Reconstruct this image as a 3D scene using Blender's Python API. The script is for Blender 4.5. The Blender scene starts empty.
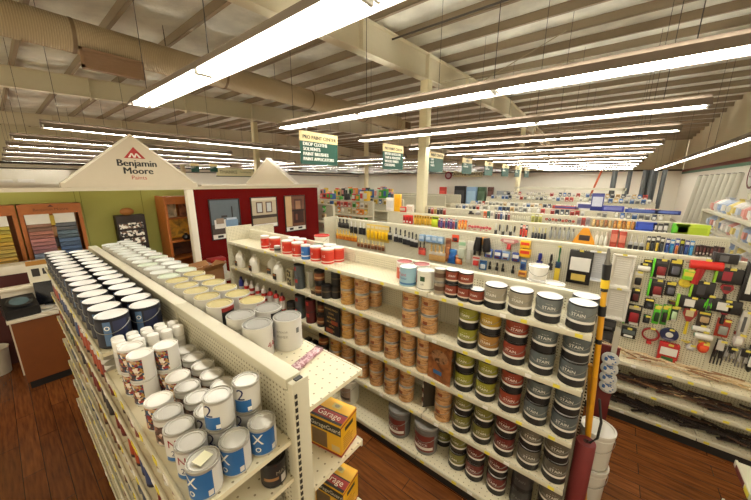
import bpy, bmesh, math, random
from mathutils import Vector, Matrix
random.seed(7)
PI = math.pi
C = bpy.context.scene.collection
# ------------------------------------------------------------------ materials
def lin(c):
    return tuple(((v/255)/12.92 if v/255 <= .04045 else ((v/255+.055)/1.055)**2.4) for v in c) + (1,)
MC = {}
def N(nt, t, **k):
    n = nt.nodes.new(t)
    for a, b in k.items(): setattr(n, a, b)
    return n
def base(name, rough, metal=0, emit=0, col=None):
    m = bpy.data.materials.new(name); m.use_nodes = True
    nt = m.node_tree; p = nt.nodes['Principled BSDF']
    p.inputs['Roughness'].default_value = rough; p.inputs['Metallic'].default_value = metal
    return m, nt, p
def M(c, rough=.5, metal=0, var=.12, scale=9):
    k = (tuple(c), rough, metal, var, scale)
    if k in MC: return MC[k]
    m, nt, p = base('paint_%d_%d_%d' % tuple(c), rough, metal)
    tc = N(nt, 'ShaderNodeTexCoord'); no = N(nt, 'ShaderNodeTexNoise'); no.inputs['Scale'].default_value = scale
    nt.links.new(tc.outputs['Object'], no.inputs['Vector'])
    mx = N(nt, 'ShaderNodeMix', data_type='RGBA')
    a = lin(c); mx.inputs['A'].default_value = a; mx.inputs['B'].default_value = tuple(v*(1-var) for v in a[:3])+(1,)
    nt.links.new(no.outputs['Fac'], mx.inputs['Factor']); nt.links.new(mx.outputs['Result'], p.inputs['Base Color'])
    if rough >= .8: p.inputs['Specular IOR Level'].default_value = .08
    MC[k] = m; return m
def ramp(nt, cols, fac):
    r = N(nt, 'ShaderNodeValToRGB'); e = r.color_ramp.elements
    while len(e) < len(cols): e.new(.5)
    for i, (q, c) in enumerate(cols): e[i].position = q; e[i].color = lin(c)
    nt.links.new(fac, r.inputs['Fac']); return r.outputs['Color']
def patchy(name, cols, scale, kind='voronoi', rough=.45, stretch=(1, 1, 1), const=True):
    m, nt, p = base(name, rough)
    tc = N(nt, 'ShaderNodeTexCoord'); mp = N(nt, 'ShaderNodeMapping'); mp.inputs['Scale'].default_value = stretch
    nt.links.new(tc.outputs['Object'], mp.inputs['Vector'])
    if kind == 'voronoi':
        t = N(nt, 'ShaderNodeTexVoronoi'); t.inputs['Scale'].default_value = scale
        s = N(nt, 'ShaderNodeSeparateColor'); nt.links.new(mp.outputs[0], t.inputs['Vector']); nt.links.new(t.outputs['Color'], s.inputs[0]); f = s.outputs[0]
    else:
        t = N(nt, 'ShaderNodeTexNoise'); t.inputs['Scale'].default_value = scale; t.inputs['Detail'].default_value = 4; t.inputs['Distortion'].default_value = .8
        nt.links.new(mp.outputs[0], t.inputs['Vector']); f = t.outputs['Fac']
    o = ramp(nt, cols, f)
    if const: [n for n in nt.nodes if n.type == 'VALTORGB'][0].color_ramp.interpolation = 'CONSTANT'
    nt.links.new(o, p.inputs['Base Color']); return m
def dotted(name, c, hole, pitch, r, mask, rough=.5):
    """painted steel with a regular grid of punched holes"""
    m, nt, p = base(name, rough); L = nt.links.new
    tc = N(nt, 'ShaderNodeTexCoord')
    v = N(nt, 'ShaderNodeVectorMath', operation='SCALE'); v.inputs['Scale'].default_value = 1/pitch; L(tc.outputs['Object'], v.inputs[0])
    f = N(nt, 'ShaderNodeVectorMath', operation='FRACTION'); L(v.outputs[0], f.inputs[0])
    s = N(nt, 'ShaderNodeVectorMath', operation='SUBTRACT'); s.inputs[1].default_value = (.5, .5, .5); L(f.outputs[0], s.inputs[0])
    k = N(nt, 'ShaderNodeVectorMath', operation='MULTIPLY'); k.inputs[1].default_value = mask; L(s.outputs[0], k.inputs[0])
    l = N(nt, 'ShaderNodeVectorMath', operation='LENGTH'); L(k.outputs[0], l.inputs[0])
    q = N(nt, 'ShaderNodeMath', operation='LESS_THAN'); q.inputs[1].default_value = r; L(l.outputs['Value'], q.inputs[0])
    mx = N(nt, 'ShaderNodeMix', data_type='RGBA'); mx.inputs['A'].default_value = lin(c); mx.inputs['B'].default_value = lin(hole)
    L(q.outputs[0], mx.inputs['Factor']); L(mx.outputs['Result'], p.inputs['Base Color']); return m
def emit(c, s):
    m, nt, p = base('glowing_tube', .5)
    p.inputs['Emission Color'].default_value = lin(c); p.inputs['Emission Strength'].default_value = s
    return m
def planks():
    m, nt, p = base('vinyl_planks', .27); L = nt.links.new
    tc = N(nt, 'ShaderNodeTexCoord'); mp = N(nt, 'ShaderNodeMapping'); mp.inputs['Rotation'].default_value = (0, 0, PI/2); L(tc.outputs['Object'], mp.inputs[0])
    b = N(nt, 'ShaderNodeTexBrick'); b.inputs['Scale'].default_value = 1; b.inputs['Brick Width'].default_value = 1.2; b.inputs['Row Height'].default_value = .15
    b.inputs['Mortar Size'].default_value = .003; b.inputs['Color1'].default_value = lin(FLOOR1); b.inputs['Color2'].default_value = lin(FLOOR2); b.inputs['Mortar'].default_value = lin((44, 22, 10))
    L(mp.outputs[0], b.inputs['Vector'])
    m2 = N(nt, 'ShaderNodeMapping'); m2.inputs['Scale'].default_value = (14, 1.2, 1); L(tc.outputs['Object'], m2.inputs[0])
    n = N(nt, 'ShaderNodeTexNoise'); n.inputs['Scale'].default_value = 3; n.inputs['Detail'].default_value = 6; L(m2.outputs[0], n.inputs['Vector'])
    mx = N(nt, 'ShaderNodeMix', data_type='RGBA', blend_type='MULTIPLY'); mx.inputs['Factor'].default_value = .8
    L(b.outputs['Color'], mx.inputs['A']); L(ramp(nt, [(.3, (150, 140, 130)), (.7, (255, 250, 240))], n.outputs['Fac']), mx.inputs['B'])
    L(mx.outputs['Result'], p.inputs['Base Color'])
    n2 = N(nt, 'ShaderNodeTexNoise'); n2.inputs['Scale'].default_value = 2.2; L(tc.outputs['Object'], n2.inputs['Vector'])
    bp = N(nt, 'ShaderNodeBump'); bp.inputs['Strength'].default_value = .06; L(n2.outputs['Fac'], bp.inputs['Height']); L(bp.outputs[0], p.inputs['Normal'])
    return m
def vinyl(c):
    m, nt, p = base('insulation_vinyl', .5); L = nt.links.new
    tc = N(nt, 'ShaderNodeTexCoord'); n = N(nt, 'ShaderNodeTexNoise'); n.inputs['Scale'].default_value = 1.6; n.inputs['Detail'].default_value = 4; L(tc.outputs['Object'], n.inputs['Vector'])
    a = lin(c); L(ramp(nt, [(.3, tuple(int(v*.86) for v in c)), (.7, c)], n.outputs['Fac']), p.inputs['Base Color'])
    bp = N(nt, 'ShaderNodeBump'); bp.inputs['Strength'].default_value = .5; bp.inputs['Distance'].default_value = .12; L(n.outputs['Fac'], bp.inputs['Height']); L(bp.outputs[0], p.inputs['Normal'])
    return m
def ribbed(c, scale, axis, rough=.55):
    m, nt, p = base('ribbed_metal', rough); L = nt.links.new
    p.inputs['Base Color'].default_value = lin(c)
    tc = N(nt, 'ShaderNodeTexCoord'); w = N(nt, 'ShaderNodeTexWave', bands_direction=axis); w.inputs['Scale'].default_value = scale; L(tc.outputs['Object'], w.inputs['Vector'])
    L(ramp(nt, [(0, tuple(int(v*.9) for v in c)), (1, c)], w.outputs['Fac']), p.inputs['Base Color'])
    bp = N(nt, 'ShaderNodeBump'); bp.inputs['Strength'].default_value = .4; bp.inputs['Distance'].default_value = .02; L(w.outputs['Fac'], bp.inputs['Height']); L(bp.outputs[0], p.inputs['Normal'])
    return m
FLOOR1 = (138, 82, 42); FLOOR2 = (118, 68, 33)
CREAM = (208, 203, 180); cream = M(CREAM, .45, var=.05)
peg = dotted('pegboard_cream', CREAM, (120, 108, 84), .0254, .2, (0, 1, 1))
pegend = dotted('pegboard_cream_end', CREAM, (120, 108, 84), .0254, .2, (1, 0, 1))
perf = dotted('perforated_shelf', (228, 220, 192), (150, 138, 108), .05, .1, (1, 1, 0))
slots = dotted('slotted_upright', CREAM, (40, 36, 28), .03, .3, (0, 0, 1))
black = M((22, 22, 24), .45); dark = M((40, 38, 38), .5); white = M((238, 236, 230), .45, var=.04); silver = M((190, 188, 182), .4, .6, .05)
yellowtag = M((230, 214, 70), .6); steel = M((150, 148, 140), .35, .9)
# ------------------------------------------------------------------ mesh helper
TX = {}
def text_geo(s, fine):
    """glyph outlines as a mesh; fine = cut small enough to bend round a can"""
    bold = fine
    if (s, bold) not in TX:
        c = bpy.data.curves.new('t', 'FONT'); c.body = s; c.size = 1; c.align_x = 'CENTER'; c.resolution_u = 2
        o = bpy.data.objects.new('t', c); me = bpy.data.meshes.new_from_object(o)
        if fine:
            q = bmesh.new(); q.from_mesh(me)
            for it in range(5):
                bmesh.ops.triangulate(q, faces=q.faces)
                ed = [e for e in q.edges if e.calc_length() > .14]
                if not ed: break
                bmesh.ops.subdivide_edges(q, edges=ed, cuts=1)
            bmesh.ops.triangulate(q, faces=q.faces); q.to_mesh(me); q.free()
        TX[(s, bold)] = ([v.co.copy() for v in me.vertices], [list(p.vertices) for p in me.polygons])
        bpy.data.objects.remove(o); bpy.data.curves.remove(c); bpy.data.meshes.remove(me)
    return TX[(s, bold)]
class B:
    def __init__(s): s.bm = bmesh.new()
    def face(s, vs, m=0):
        try:
            f = s.bm.faces.new(vs); f.material_index = m; return f
        except ValueError: return None
    def poly(s, pts, m=0): return s.face([s.bm.verts.new(p) for p in pts], m)
    def box(s, x0, x1, y0, y1, z0, z1, m=0, bev=0, mat=None):
        x0, x1 = sorted((x0, x1)); y0, y1 = sorted((y0, y1)); z0, z1 = sorted((z0, z1))
        v = [s.bm.verts.new(p) for p in ((x0,y0,z0),(x1,y0,z0),(x1,y1,z0),(x0,y1,z0),(x0,y0,z1),(x1,y0,z1),(x1,y1,z1),(x0,y1,z1))]
        fs = [s.face([v[i] for i in q], m) for q in ((3,2,1,0),(4,5,6,7),(0,1,5,4),(1,2,6,5),(2,3,7,6),(3,0,4,7))]
        if bev:
            ed = list({e for f in fs for e in f.edges})
            r = bmesh.ops.bevel(s.bm, geom=ed, offset=bev, segments=2, profile=.5, affect='EDGES')
            for f in r['faces']: f.material_index = m
            v = list({q for f in r['faces'] for q in f.verts})
        if mat: bmesh.ops.transform(s.bm, matrix=mat, verts=v)
        return s
    def lathe(s, prof, seg=24, m=0, at=(0, 0, 0), axis='z', sq=1, mat=None):
        at = Vector(at); rings = []
        f = {'z': lambda r, a, h: Vector((r*math.cos(a), r*sq*math.sin(a), h)), 'x': lambda r, a, h: Vector((h, r*math.cos(a), r*sq*math.sin(a))), 'y': lambda r, a, h: Vector((r*math.cos(a), h, r*sq*math.sin(a)))}[axis]
        ms = m if isinstance(m, (list, tuple)) else [m]*len(prof)
        T = (lambda p: mat @ p) if mat else (lambda p: p)
        for r, h in prof:
            if r < 1e-6: rings.append([s.bm.verts.new(T(at+f(0, 0, h)))])
            else: rings.append([s.bm.verts.new(T(at+f(r, 2*PI*i/seg, h))) for i in range(seg)])
        for k in range(len(rings)-1):
            a, b = rings[k], rings[k+1]
            for i in range(seg):
                j = (i+1) % seg
                if len(a) == 1 and len(b) == 1: break
                if len(a) == 1: s.face([a[0], b[i], b[j]][::-1], ms[k])
                elif len(b) == 1: s.face([a[i], a[j], b[0]], ms[k])
                else: s.face([a[i], a[j], b[j], b[i]], ms[k])
        return s
    def cyl(s, r, h0, h1, seg=16, m=0, at=(0, 0, 0), axis='z', mat=None):
        return s.lathe([(0, h0), (r, h0), (r, h1), (0, h1)], seg, m, at, axis, mat=mat)
    def tube(s, pts, r, seg=6, m=0):
        pts = [Vector(p) for p in pts]; rings = []
        for i, p in enumerate(pts):
            d = (pts[min(i+1, len(pts)-1)]-pts[max(i-1, 0)]).normalized()
            u = d.cross(Vector((0, 0, 1)) if abs(d.z) < .9 else Vector((1, 0, 0))).normalized(); w = d.cross(u)
            rr = r[i] if isinstance(r, (list, tuple)) else r
            rings.append([s.bm.verts.new(p+u*rr*math.cos(2*PI*k/seg)+w*rr*math.sin(2*PI*k/seg)) for k in range(seg)])
        for a, b in zip(rings, rings[1:]):
            for k in range(seg): s.face([a[k], a[(k+1) % seg], b[(k+1) % seg], b[k]], m)
        s.face(rings[0][::-1], m); s.face(rings[-1], m); return s
    def prism(s, poly, axis, d0, d1, m=0):
        f = {'x': lambda a, b, d: (d, a, b), 'y': lambda a, b, d: (a, d, b), 'z': lambda a, b, d: (a, b, d)}[axis]
        A = [s.bm.verts.new(f(a, b, d0)) for a, b in poly]; Bv = [s.bm.verts.new(f(a, b, d1)) for a, b in poly]
        n = len(poly); s.face(A, m); s.face(Bv[::-1], m)
        for i in range(n): s.face([A[i], A[(i+1) % n], Bv[(i+1) % n], Bv[i]], m)
        return s
    def ell(s, c, r, m=0, u=12, v=8):
        q = bmesh.ops.create_uvsphere(s.bm, u_segments=u, v_segments=v, radius=1)
        for w in q['verts']: w.co = Vector((c[0]+w.co.x*r[0], c[1]+w.co.y*r[1], c[2]+w.co.z*r[2]))
        for f in {f for w in q['verts'] for f in w.link_faces}: f.material_index = m
        return s
    def text(s, t, size, fn, m=0, fine=0, left=False):
        vs, fs = text_geo(t, 1 if fine == 1 else 0)
        if left: x0 = min(v.x for v in vs); vs = [v-Vector((x0, 0, 0)) for v in vs]
        nv = [s.bm.verts.new(fn(v.x*size, v.y*size)) for v in vs]
        for f in fs: s.face([nv[i] for i in f], m)
        return s
    def obj(s, name, mats, parent=None, loc=(0, 0, 0), smooth=True):
        bmesh.ops.recalc_face_normals(s.bm, faces=s.bm.faces)
        me = bpy.data.meshes.new(name); s.bm.to_mesh(me); s.bm.free()
        for x in (mats if isinstance(mats, (list, tuple)) else [mats]): me.materials.append(x)
        if smooth:
            for p in me.polygons: p.use_smooth = True
            me.set_sharp_from_angle(angle=math.radians(38))
        o = bpy.data.objects.new(name, me); C.objects.link(o); o.location = loc
        if parent: o.parent = parent
        return o
def E(name, loc=(0, 0, 0), rz=0):
    o = bpy.data.objects.new(name, None); C.objects.link(o); o.location = loc; o.rotation_euler = (0, 0, rz); o.empty_display_size = .1; return o
def tag(o, label, cat, group=None, kind=None):
    o['label'] = label; o['category'] = cat
    if group: o['group'] = group
    if kind: o['kind'] = kind
    return o
def struct(o, label=None):
    o['kind'] = 'structure'
    if label: o['label'] = label
    return o
KIDS = {}
def dup(root, loc, rz=0):
    if root.name not in KIDS: KIDS[root.name] = [(c, list(c.children)) for c in root.children]
    r = root.copy(); C.objects.link(r); r.location = loc; r.rotation_euler = (0, 0, rz)
    for ch, gs in KIDS[root.name]:
        c = ch.copy(); C.objects.link(c); c.parent = r
        for g in gs:
            d = g.copy(); C.objects.link(d); d.parent = c
    return r
class Proto:
    """the first placing moves the built thing itself, later ones copy it"""
    def __init__(s, maker, *a, **k): s.f = lambda: maker(*a, **k); s.o = None
    def put(s, loc, rz, label, cat, group=None):
        if s.o is None: s.o = s.f(); r = s.o; r.location = loc; r.rotation_euler = (0, 0, rz)
        else: r = dup(s.o, loc, rz)
        return tag(r, label, cat, group)
ORD = ['zeroth','first','second','third','fourth','fifth','sixth','seventh','eighth','ninth','tenth','eleventh','twelfth','thirteenth','fourteenth','fifteenth','sixteenth','seventeenth','eighteenth','nineteenth']
TENS = {2: 'twenty', 3: 'thirty', 4: 'forty', 5: 'fifty', 6: 'sixty', 7: 'seventy', 8: 'eighty'}
def od(n):
    if n < 20: return ORD[n]
    t, u = divmod(n, 10)
    return TENS[t]+'-'+ORD[u] if u else TENS[t][:-1]+'ieth'
def cylfn(R, z0, ang):   # wraps lettering round a cylinder, facing direction ang
    return lambda x, y: Vector((R*math.cos(ang+x/R), R*math.sin(ang+x/R), z0+y))
def arc_band(b, R, z0, z1, a0, a1, m=0, seg=10, wob=0):
    ps = []
    for i in range(seg+1):
        a = a0+(a1-a0)*i/seg; ps.append((b.bm.verts.new((R*math.cos(a), R*math.sin(a), z0+wob*math.sin(i*1.1))), b.bm.verts.new((R*math.cos(a), R*math.sin(a), z1))))
    for p, q in zip(ps, ps[1:]): b.face([p[0], q[0], q[1], p[1]], m)
# ------------------------------------------------------------------ can kinds (faces -X)
def can(name, r, h, body, lid, label=None, z=(.06, .94), inks=(), handle=False, lidm=None, seg=28, bands=(), arcs=(), recess=.006, lab_name='label'):
    t = E(name)
    B().lathe([(0, 0), (r*.985, 0), (r*1.012, .003), (r*1.012, .008), (r, .011), (r, h-.012), (r*1.02, h-.009), (r*1.02, h-.001), (r*1.0, h), (r*.95, h), (r*.94, h-recess), (0, h-recess)], seg).obj('body', body, t)
    B().lathe([(0, h-recess*.8), (r*.7, h-recess*.8), (r*.74, h-recess*.3), (r*.86, h-recess*.25), (r*.9, h-recess*.9), (r*.935, h-recess*.9), (r*.95, h+.001), (r*.98, h+.0015)], seg).obj('lid', lid, t)
    if label:
        b = B(); mats = [label]; b.lathe([(r*1.006, h*z[0]), (r*1.006, h*z[1])], seg)
        for z0, z1, c in bands: b.lathe([(r*1.009, h*z0), (r*1.009, h*z1)], seg, len(mats)); mats.append(c)
        for a0, a1, z0, z1, c in arcs: arc_band(b, r*1.012, h*z0, h*z1, PI+a0, PI+a1, len(mats)); mats.append(c)
        for s, size, zz, c, off in inks: b.text(s, size, cylfn(r*1.016, h*zz, PI+off), len(mats), 1); mats.append(c)
        b.obj(lab_name, mats, t)
    if handle:
        b = B(); pts = []
        for i in range(13):
            a = PI*i/12; pts.append((-r*1.045*math.sin(a), r*1.045*math.cos(a), h*.78-r*.62*math.sin(a)))
        b.tube(pts, .0022, 5)
        for sg in (-1, 1): b.cyl(.009, -.003, .003, 10, 0, (-.0, sg*r*1.02, h*.78), 'y')
        b.obj('handle', steel, t)
    return t
# ------------------------------------------------------------------ camera
cam = bpy.data.objects.new('camera', bpy.data.cameras.new('camera')); C.objects.link(cam); bpy.context.scene.camera = cam
cam.data.sensor_width = 36; cam.data.lens = 298.2/751*36; cam.data.clip_end = 200; cam.data.clip_start = .05
cam.matrix_world = Matrix((((0.620432, 0.173245, -0.764886, 0), (-0.784238, 0.144409, -0.603421, 0), (0.005917, 0.974234, 0.225461, 2.9), (0, 0, 0, 1))))
# ------------------------------------------------------------------ the shell
H = 2.9
ROOFC = (234, 232, 216); PURC = (150, 134, 110); BEAMC = (216, 208, 182); DUCTC = (178, 158, 124); HOODC = (120, 106, 92); TUBEC = (255, 250, 238); TUBES = 40; WORLD = 1.2; EXPO = .2
roofz = lambda x: H+3.45+.05*min(x, 17)-.05*max(0, x-17)
XF, YB, YR = 35.0, 31.0, -4.0
struct(B().box(-4, XF, YR, YB, -.2, 0).obj('floor', planks(), smooth=False))
wcream = M((226, 220, 196), .7, var=.05, scale=.7); insul = M((216, 208, 178), .7, var=.1, scale=.5); wwhite = M((236, 232, 216), .7, var=.04, scale=.6)
struct(B().box(-4, XF, YB, YB+.2, 0, 4.0).obj('wall_back', wwhite, smooth=False)); struct(B().box(-4, XF, YB+.05, YB+.25, 4.0, 7.3).obj('wall_back_upper', insul, smooth=False))
struct(B().box(XF, XF+.2, YR, YB, 0, 3.95).obj('wall_far', wwhite, smooth=False)); struct(B().box(XF+.05, XF+.25, YR, YB, 3.95, 7).obj('wall_far_upper', insul, smooth=False))
struct(B().box(2, XF, YR-.2, YR, 0, 3.62).obj('wall_right', wwhite, smooth=False)); struct(B().box(2, XF, YR-.25, YR-.02, 3.9, 7.4).obj('wall_right_upper', insul, smooth=False))
struct(B().box(2, XF, YR-.2, YR+.02, 3.74, 3.92).obj('trim_1', M((120, 40, 32), .5), smooth=False)); struct(B().box(2, XF, YR-.2, YR+.015, 3.6, 3.74).obj('trim_2', M((70, 128, 96), .5), smooth=False))
struct(B().box(-4, XF, YB-.04, YB, 3.86, 4.0).obj('trim_3', M((50, 40, 30), .6), smooth=False)); struct(B().box(-4, XF, YB-.05, YB, 3.55, 3.62).obj('trim_4', M((60, 48, 36), .6), smooth=False))
struct(B().box(XF-.05, XF, YR, YB, 3.85, 3.97).obj('trim_5', M((66, 54, 42), .6), smooth=False))
# roof: insulation blanket sagging between the purlins
b = B(); xs = []; x = -4.0; PX = []
while x < XF+.3: PX.append(x); x += 1.26
for i, p in enumerate(PX):
    for k in range(4): xs.append((p+1.26*k/4, -.07*math.sin(PI*k/4)))
ys = [YR-.3+ (YB-YR+.6)*j/24 for j in range(25)]
g = [[b.bm.verts.new((xx, yy, roofz(xx)+dz*(1+.5*math.sin(yy*1.7+xx)))) for yy in ys] for xx, dz in xs]
for i in range(len(g)-1):
    for j in range(24): b.face([g[i][j], g[i][j+1], g[i+1][j+1], g[i+1][j]])
struct(b.obj('ceiling', vinyl(ROOFC)))
purl = M(PURC, .6)
for p in PX[1:]:
    if p > XF: break
    z = roofz(p); b = B(); b.box(p-.045, p-.035, YR, YB, z-.21, z-.015); b.box(p-.045, p+.035, YR, YB, z-.215, z-.2)
    struct(b.obj('ceiling_purlin', purl, smooth=False))
beamc = M(BEAMC, .6, var=.06)
def rafter(y, d0, d1):
    def zb(x): return H+2.564+.0472*min(x, 17)-.0472*max(0, x-17) if y < 9 else roofz(x)-.21-d0-(d1-d0)*min(1, x/9)
    b = B(); X0, X1 = (-4, XF)
    pts = [X0, 17, X1]; top = [(q, roofz(q)-.215) for q in pts]; bot = [(q, zb(q)) for q in pts]
    b.prism(top+bot[::-1], 'y', y-.008, y+.008)
    for q0, q1 in ((0, 1), (1, 2)):
        for row, t in ((bot, .016), (top, -.016)):
            a, c = row[q0], row[q1]; b.prism([a, c, (c[0], c[1]+t), (a[0], a[1]+t)], 'y', y-.13, y+.13)
    for q in range(0, 34, 3):
        if q != 17: b.box(q-.3, q-.29, y-.12, y+.12, zb(q-.3), roofz(q-.3)-.22)
    struct(b.obj('ceiling_beam', beamc, smooth=False)); return zb
zb1 = rafter(5.0, .8, 1.0); rafter(14.8, .62, .85); rafter(24.6, .62, .85)
for i, (cx, cy, r) in enumerate(((8.8, 5.0, .135), (8.8, 14.8, .12), (17.6, 14.8, .12), (21, 5.0, .12), (8.8, 24.6, .12))):
    top = zb1(cx) if cy == 5 else roofz(cx)-.21-.62-.23*min(1, cx/9)
    struct(B().box(cx-r, cx+r, cy-r, cy+r, 0, top, bev=.01).obj('column', M((232, 222, 184), .5, var=.05)))
# cross bracing rods by the first beam, one conduit
for k, (a, c) in enumerate((((9.3, 4.85, 5.915), (11.2, 1.5, 6.35)), ((11.2, 4.85, 6.02), (9.3, 1.5, 6.47)))):
    tag(B().tube([a, c], .012).obj('bracing_rod', M((170, 158, 128), .5)), ['thin steel bracing rod under the roof right of the deep beam, rising away', 'thin steel bracing rod under the roof crossing the other near the beam'][k], 'rod')
tag(B().tube([(6.9, YR+.1, roofz(6.9)-.33), (6.9, 4.95, roofz(6.9)-.33)], .022).obj('conduit', M((60, 50, 40), .5)), 'thin dark electrical conduit running below the roof purlins beside the deep beam', 'conduit')
# spiral duct
t = tag(E('air_duct', (0, 9, H+2.8)), 'big round spiral air duct hanging under the roof on the left', 'duct')
B().cyl(.31, -3, 13.1, 40, 0, axis='x').obj('duct_pipe', ribbed(DUCTC, 9, 'X'), t)
for x0 in (1.95,):
    x0 -= .35; r = B(); r.box(x0, x0+.95, -.3, -.02, -.58, -.28); r.box(x0-.05, x0+1.0, -.32, -.28, -.62, -.56); r.box(x0-.05, x0+1.0, -.32, -.28, -.3, -.25); r.box(x0-.05, x0, -.32, -.28, -.62, -.25); r.box(x0+.95, x0+1.0, -.32, -.28, -.62, -.25)
    for q in range(5): r.box(x0, x0+.95, -.31, -.29, -.54+q*.05, -.53+q*.05)
    r.obj('register', M((150, 118, 88), .5), t)
for x0 in (-.5, 1.5, 4.5, 7.5, 10.5): B().lathe([(.316, x0), (.32, x0+.03), (.316, x0+.06)], 40, axis='x').obj('duct_band', M((120, 98, 70), .5), t)
for x0 in (.7, 3.2, 6.2): B().tube([(x0, 0, .31), (x0, 0, roofz(x0)-H-2.8-.02)], .006).obj('hanger_wire', dark, t)
t2 = tag(B().box(-.3, .3, -.15, .15, -.2, .2).box(-.24, .24, -.17, -.15, -.15, .15, 1).obj('air_grille', [M((196, 184, 150), .5), M((96, 70, 44), .6)], loc=(13.45, 8.75, H+2.7)), 'small square brown ceiling grille right of the duct end above the light row', 'grille')
B().tube([(0, 0, .2), (0, 0, roofz(13.45)-H-2.73)], .01).obj('hanger_wire', dark, t2)
# ------------------------------------------------------------------ fluorescent strips
tubem = emit(TUBEC, TUBES); hood = M(HOODC, .5); hoodin = M((244, 242, 236), .4, var=.03); sock = M((222, 220, 212), .5)
def fixture(name_len, sect, twin=True):
    t = E('fluorescent_light'); L = name_len
    b = B(); w = .15 if twin else .075
    for sg in (-1, 1): f = 0; b.poly([(sg*(.084 if twin else .045), 0, .1-.1*f), (sg*w, 0, .0), (sg*w, L, .0), (sg*(.084 if twin else .045), L, .1-.1*f)], 1)
    c = min(.022, w*.2); b.poly([(-c, 0, .1), (c, 0, .1), (c, L, .1), (-c, L, .1)], 1)  # open slots beside this channel are added to throw uplight onto the roof
    for sg in (-1, 1): b.poly([(sg*(.089 if twin else .05), 0, .106-.1*f), (sg*(w+.006), 0, .0), (sg*(w+.006), L, .0), (sg*(.089 if twin else .05), L, .106-.1*f)], 0)
    b.box(-c, c, 0, L, .106, .16, 0)
    for yy in (0, L): b.prism([(-w, 0), (w, 0), (.055, .11), (-.055, .11)], 'y', yy-.004, yy+.004, 0)
    b.obj('reflector', [hood, hoodin], t)
    n = sect; sl = L/n
    for i in range(n):
        for sg in ((-1, 1) if twin else (1,)):
            B().cyl(.019, i*sl+.06, (i+1)*sl-.06, 10, 0, (sg*.062 if twin else 0, 0, .022), 'y').obj('tube', tubem, t)
        for yy in (i*sl+.03, (i+1)*sl-.03):
            B().box(-.085, .085, yy-.012, yy+.012, .0, .06).obj('lamp_holder', sock, t)
    return t
def wires(t, pts, zt, rot=False):
    for q in pts: B().tube([(0, q, .16), (0, q, zt)], .0045, 5).obj('hanger_wire', dark, t)
ZL = H+1.04
XL = [1.56, 3.98, 6.42, 8.98, 11.8, 14.6, 17.5, 20.4, 23.4, 26.4, 29.4, 32.6]  # last row is added to brighten the far wall
for i, x in enumerate(XL):
    t = fixture(6.5, 3 if i < 4 else 2, True); t.location = (x, -.86, ZL)
    wires(t, (.5, 2.2, 4.2, 6.1), roofz(x)-ZL-.02)
    tag(t, ['long twin-tube fluorescent strip nearest overhead, upper centre of the photo', 'second fluorescent strip from the camera, reaching the right photo edge'][i] if i < 2 else f'{od(i+1)} fluorescent strip from the camera in the ladder of strips receding right', 'light', 'fluorescent strips over the shelving aisles')
for i, (y, x0, x1) in enumerate(((9.4, .85, 9), (12.6, .55, 6.4), (15.4, .55, 11), (18.6, .55, 11), (22.6, .6, 11), (28.4, .7, 11))):
    t = fixture(x1-x0, 3 if i == 0 else 2, False); t.location = (x0, y, ZL-.02); t.rotation_euler = (0, 0, -PI/2)
    wires(t, (.3, 2.5, (x1-x0)-.8), roofz(3)-ZL)
    tag(t, ['single-tube strip nearest of those at upper left, above the pointed gable'][i] if i < 1 else f'{od(i+1)} nearest strip in the bundle at far upper left behind the gable', 'light', 'fluorescent strips at the left back')
for i, (x0, y) in enumerate([(x, y) for x in (11.8, 14.6, 17.5, 20.4, 23.4, 26.4, 29.4, 32.6) for y in (7.6, 15.6, 23.6)]):
    t = fixture(6.5, 2, False); t.location = (x0, y, ZL-.02); wires(t, (.5, 6), roofz(x0)-ZL-.3)
    tag(t, f'distant fluorescent strip over the middle back aisles, {od(i//3+1)} line back, {["right","middle","left"][i%3]} one', 'light', 'fluorescent strips over the middle back')
for i, (x0, x1) in enumerate(((5.5, 15), (15.2, 25), (25.2, 33.5))):
    t = fixture(x1-x0, 3, False); t.location = (x0, -2.25, ZL-.05); t.rotation_euler = (0, 0, -PI/2); wires(t, (.5, 5, 9), roofz(x0)-ZL)
    tag(t, ['nearest fluorescent strip along the right wall, cut by the photo edge', 'middle fluorescent strip along the right wall', 'farthest fluorescent strip along the right wall'][i], 'light', 'fluorescent strips along the right wall')
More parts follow.
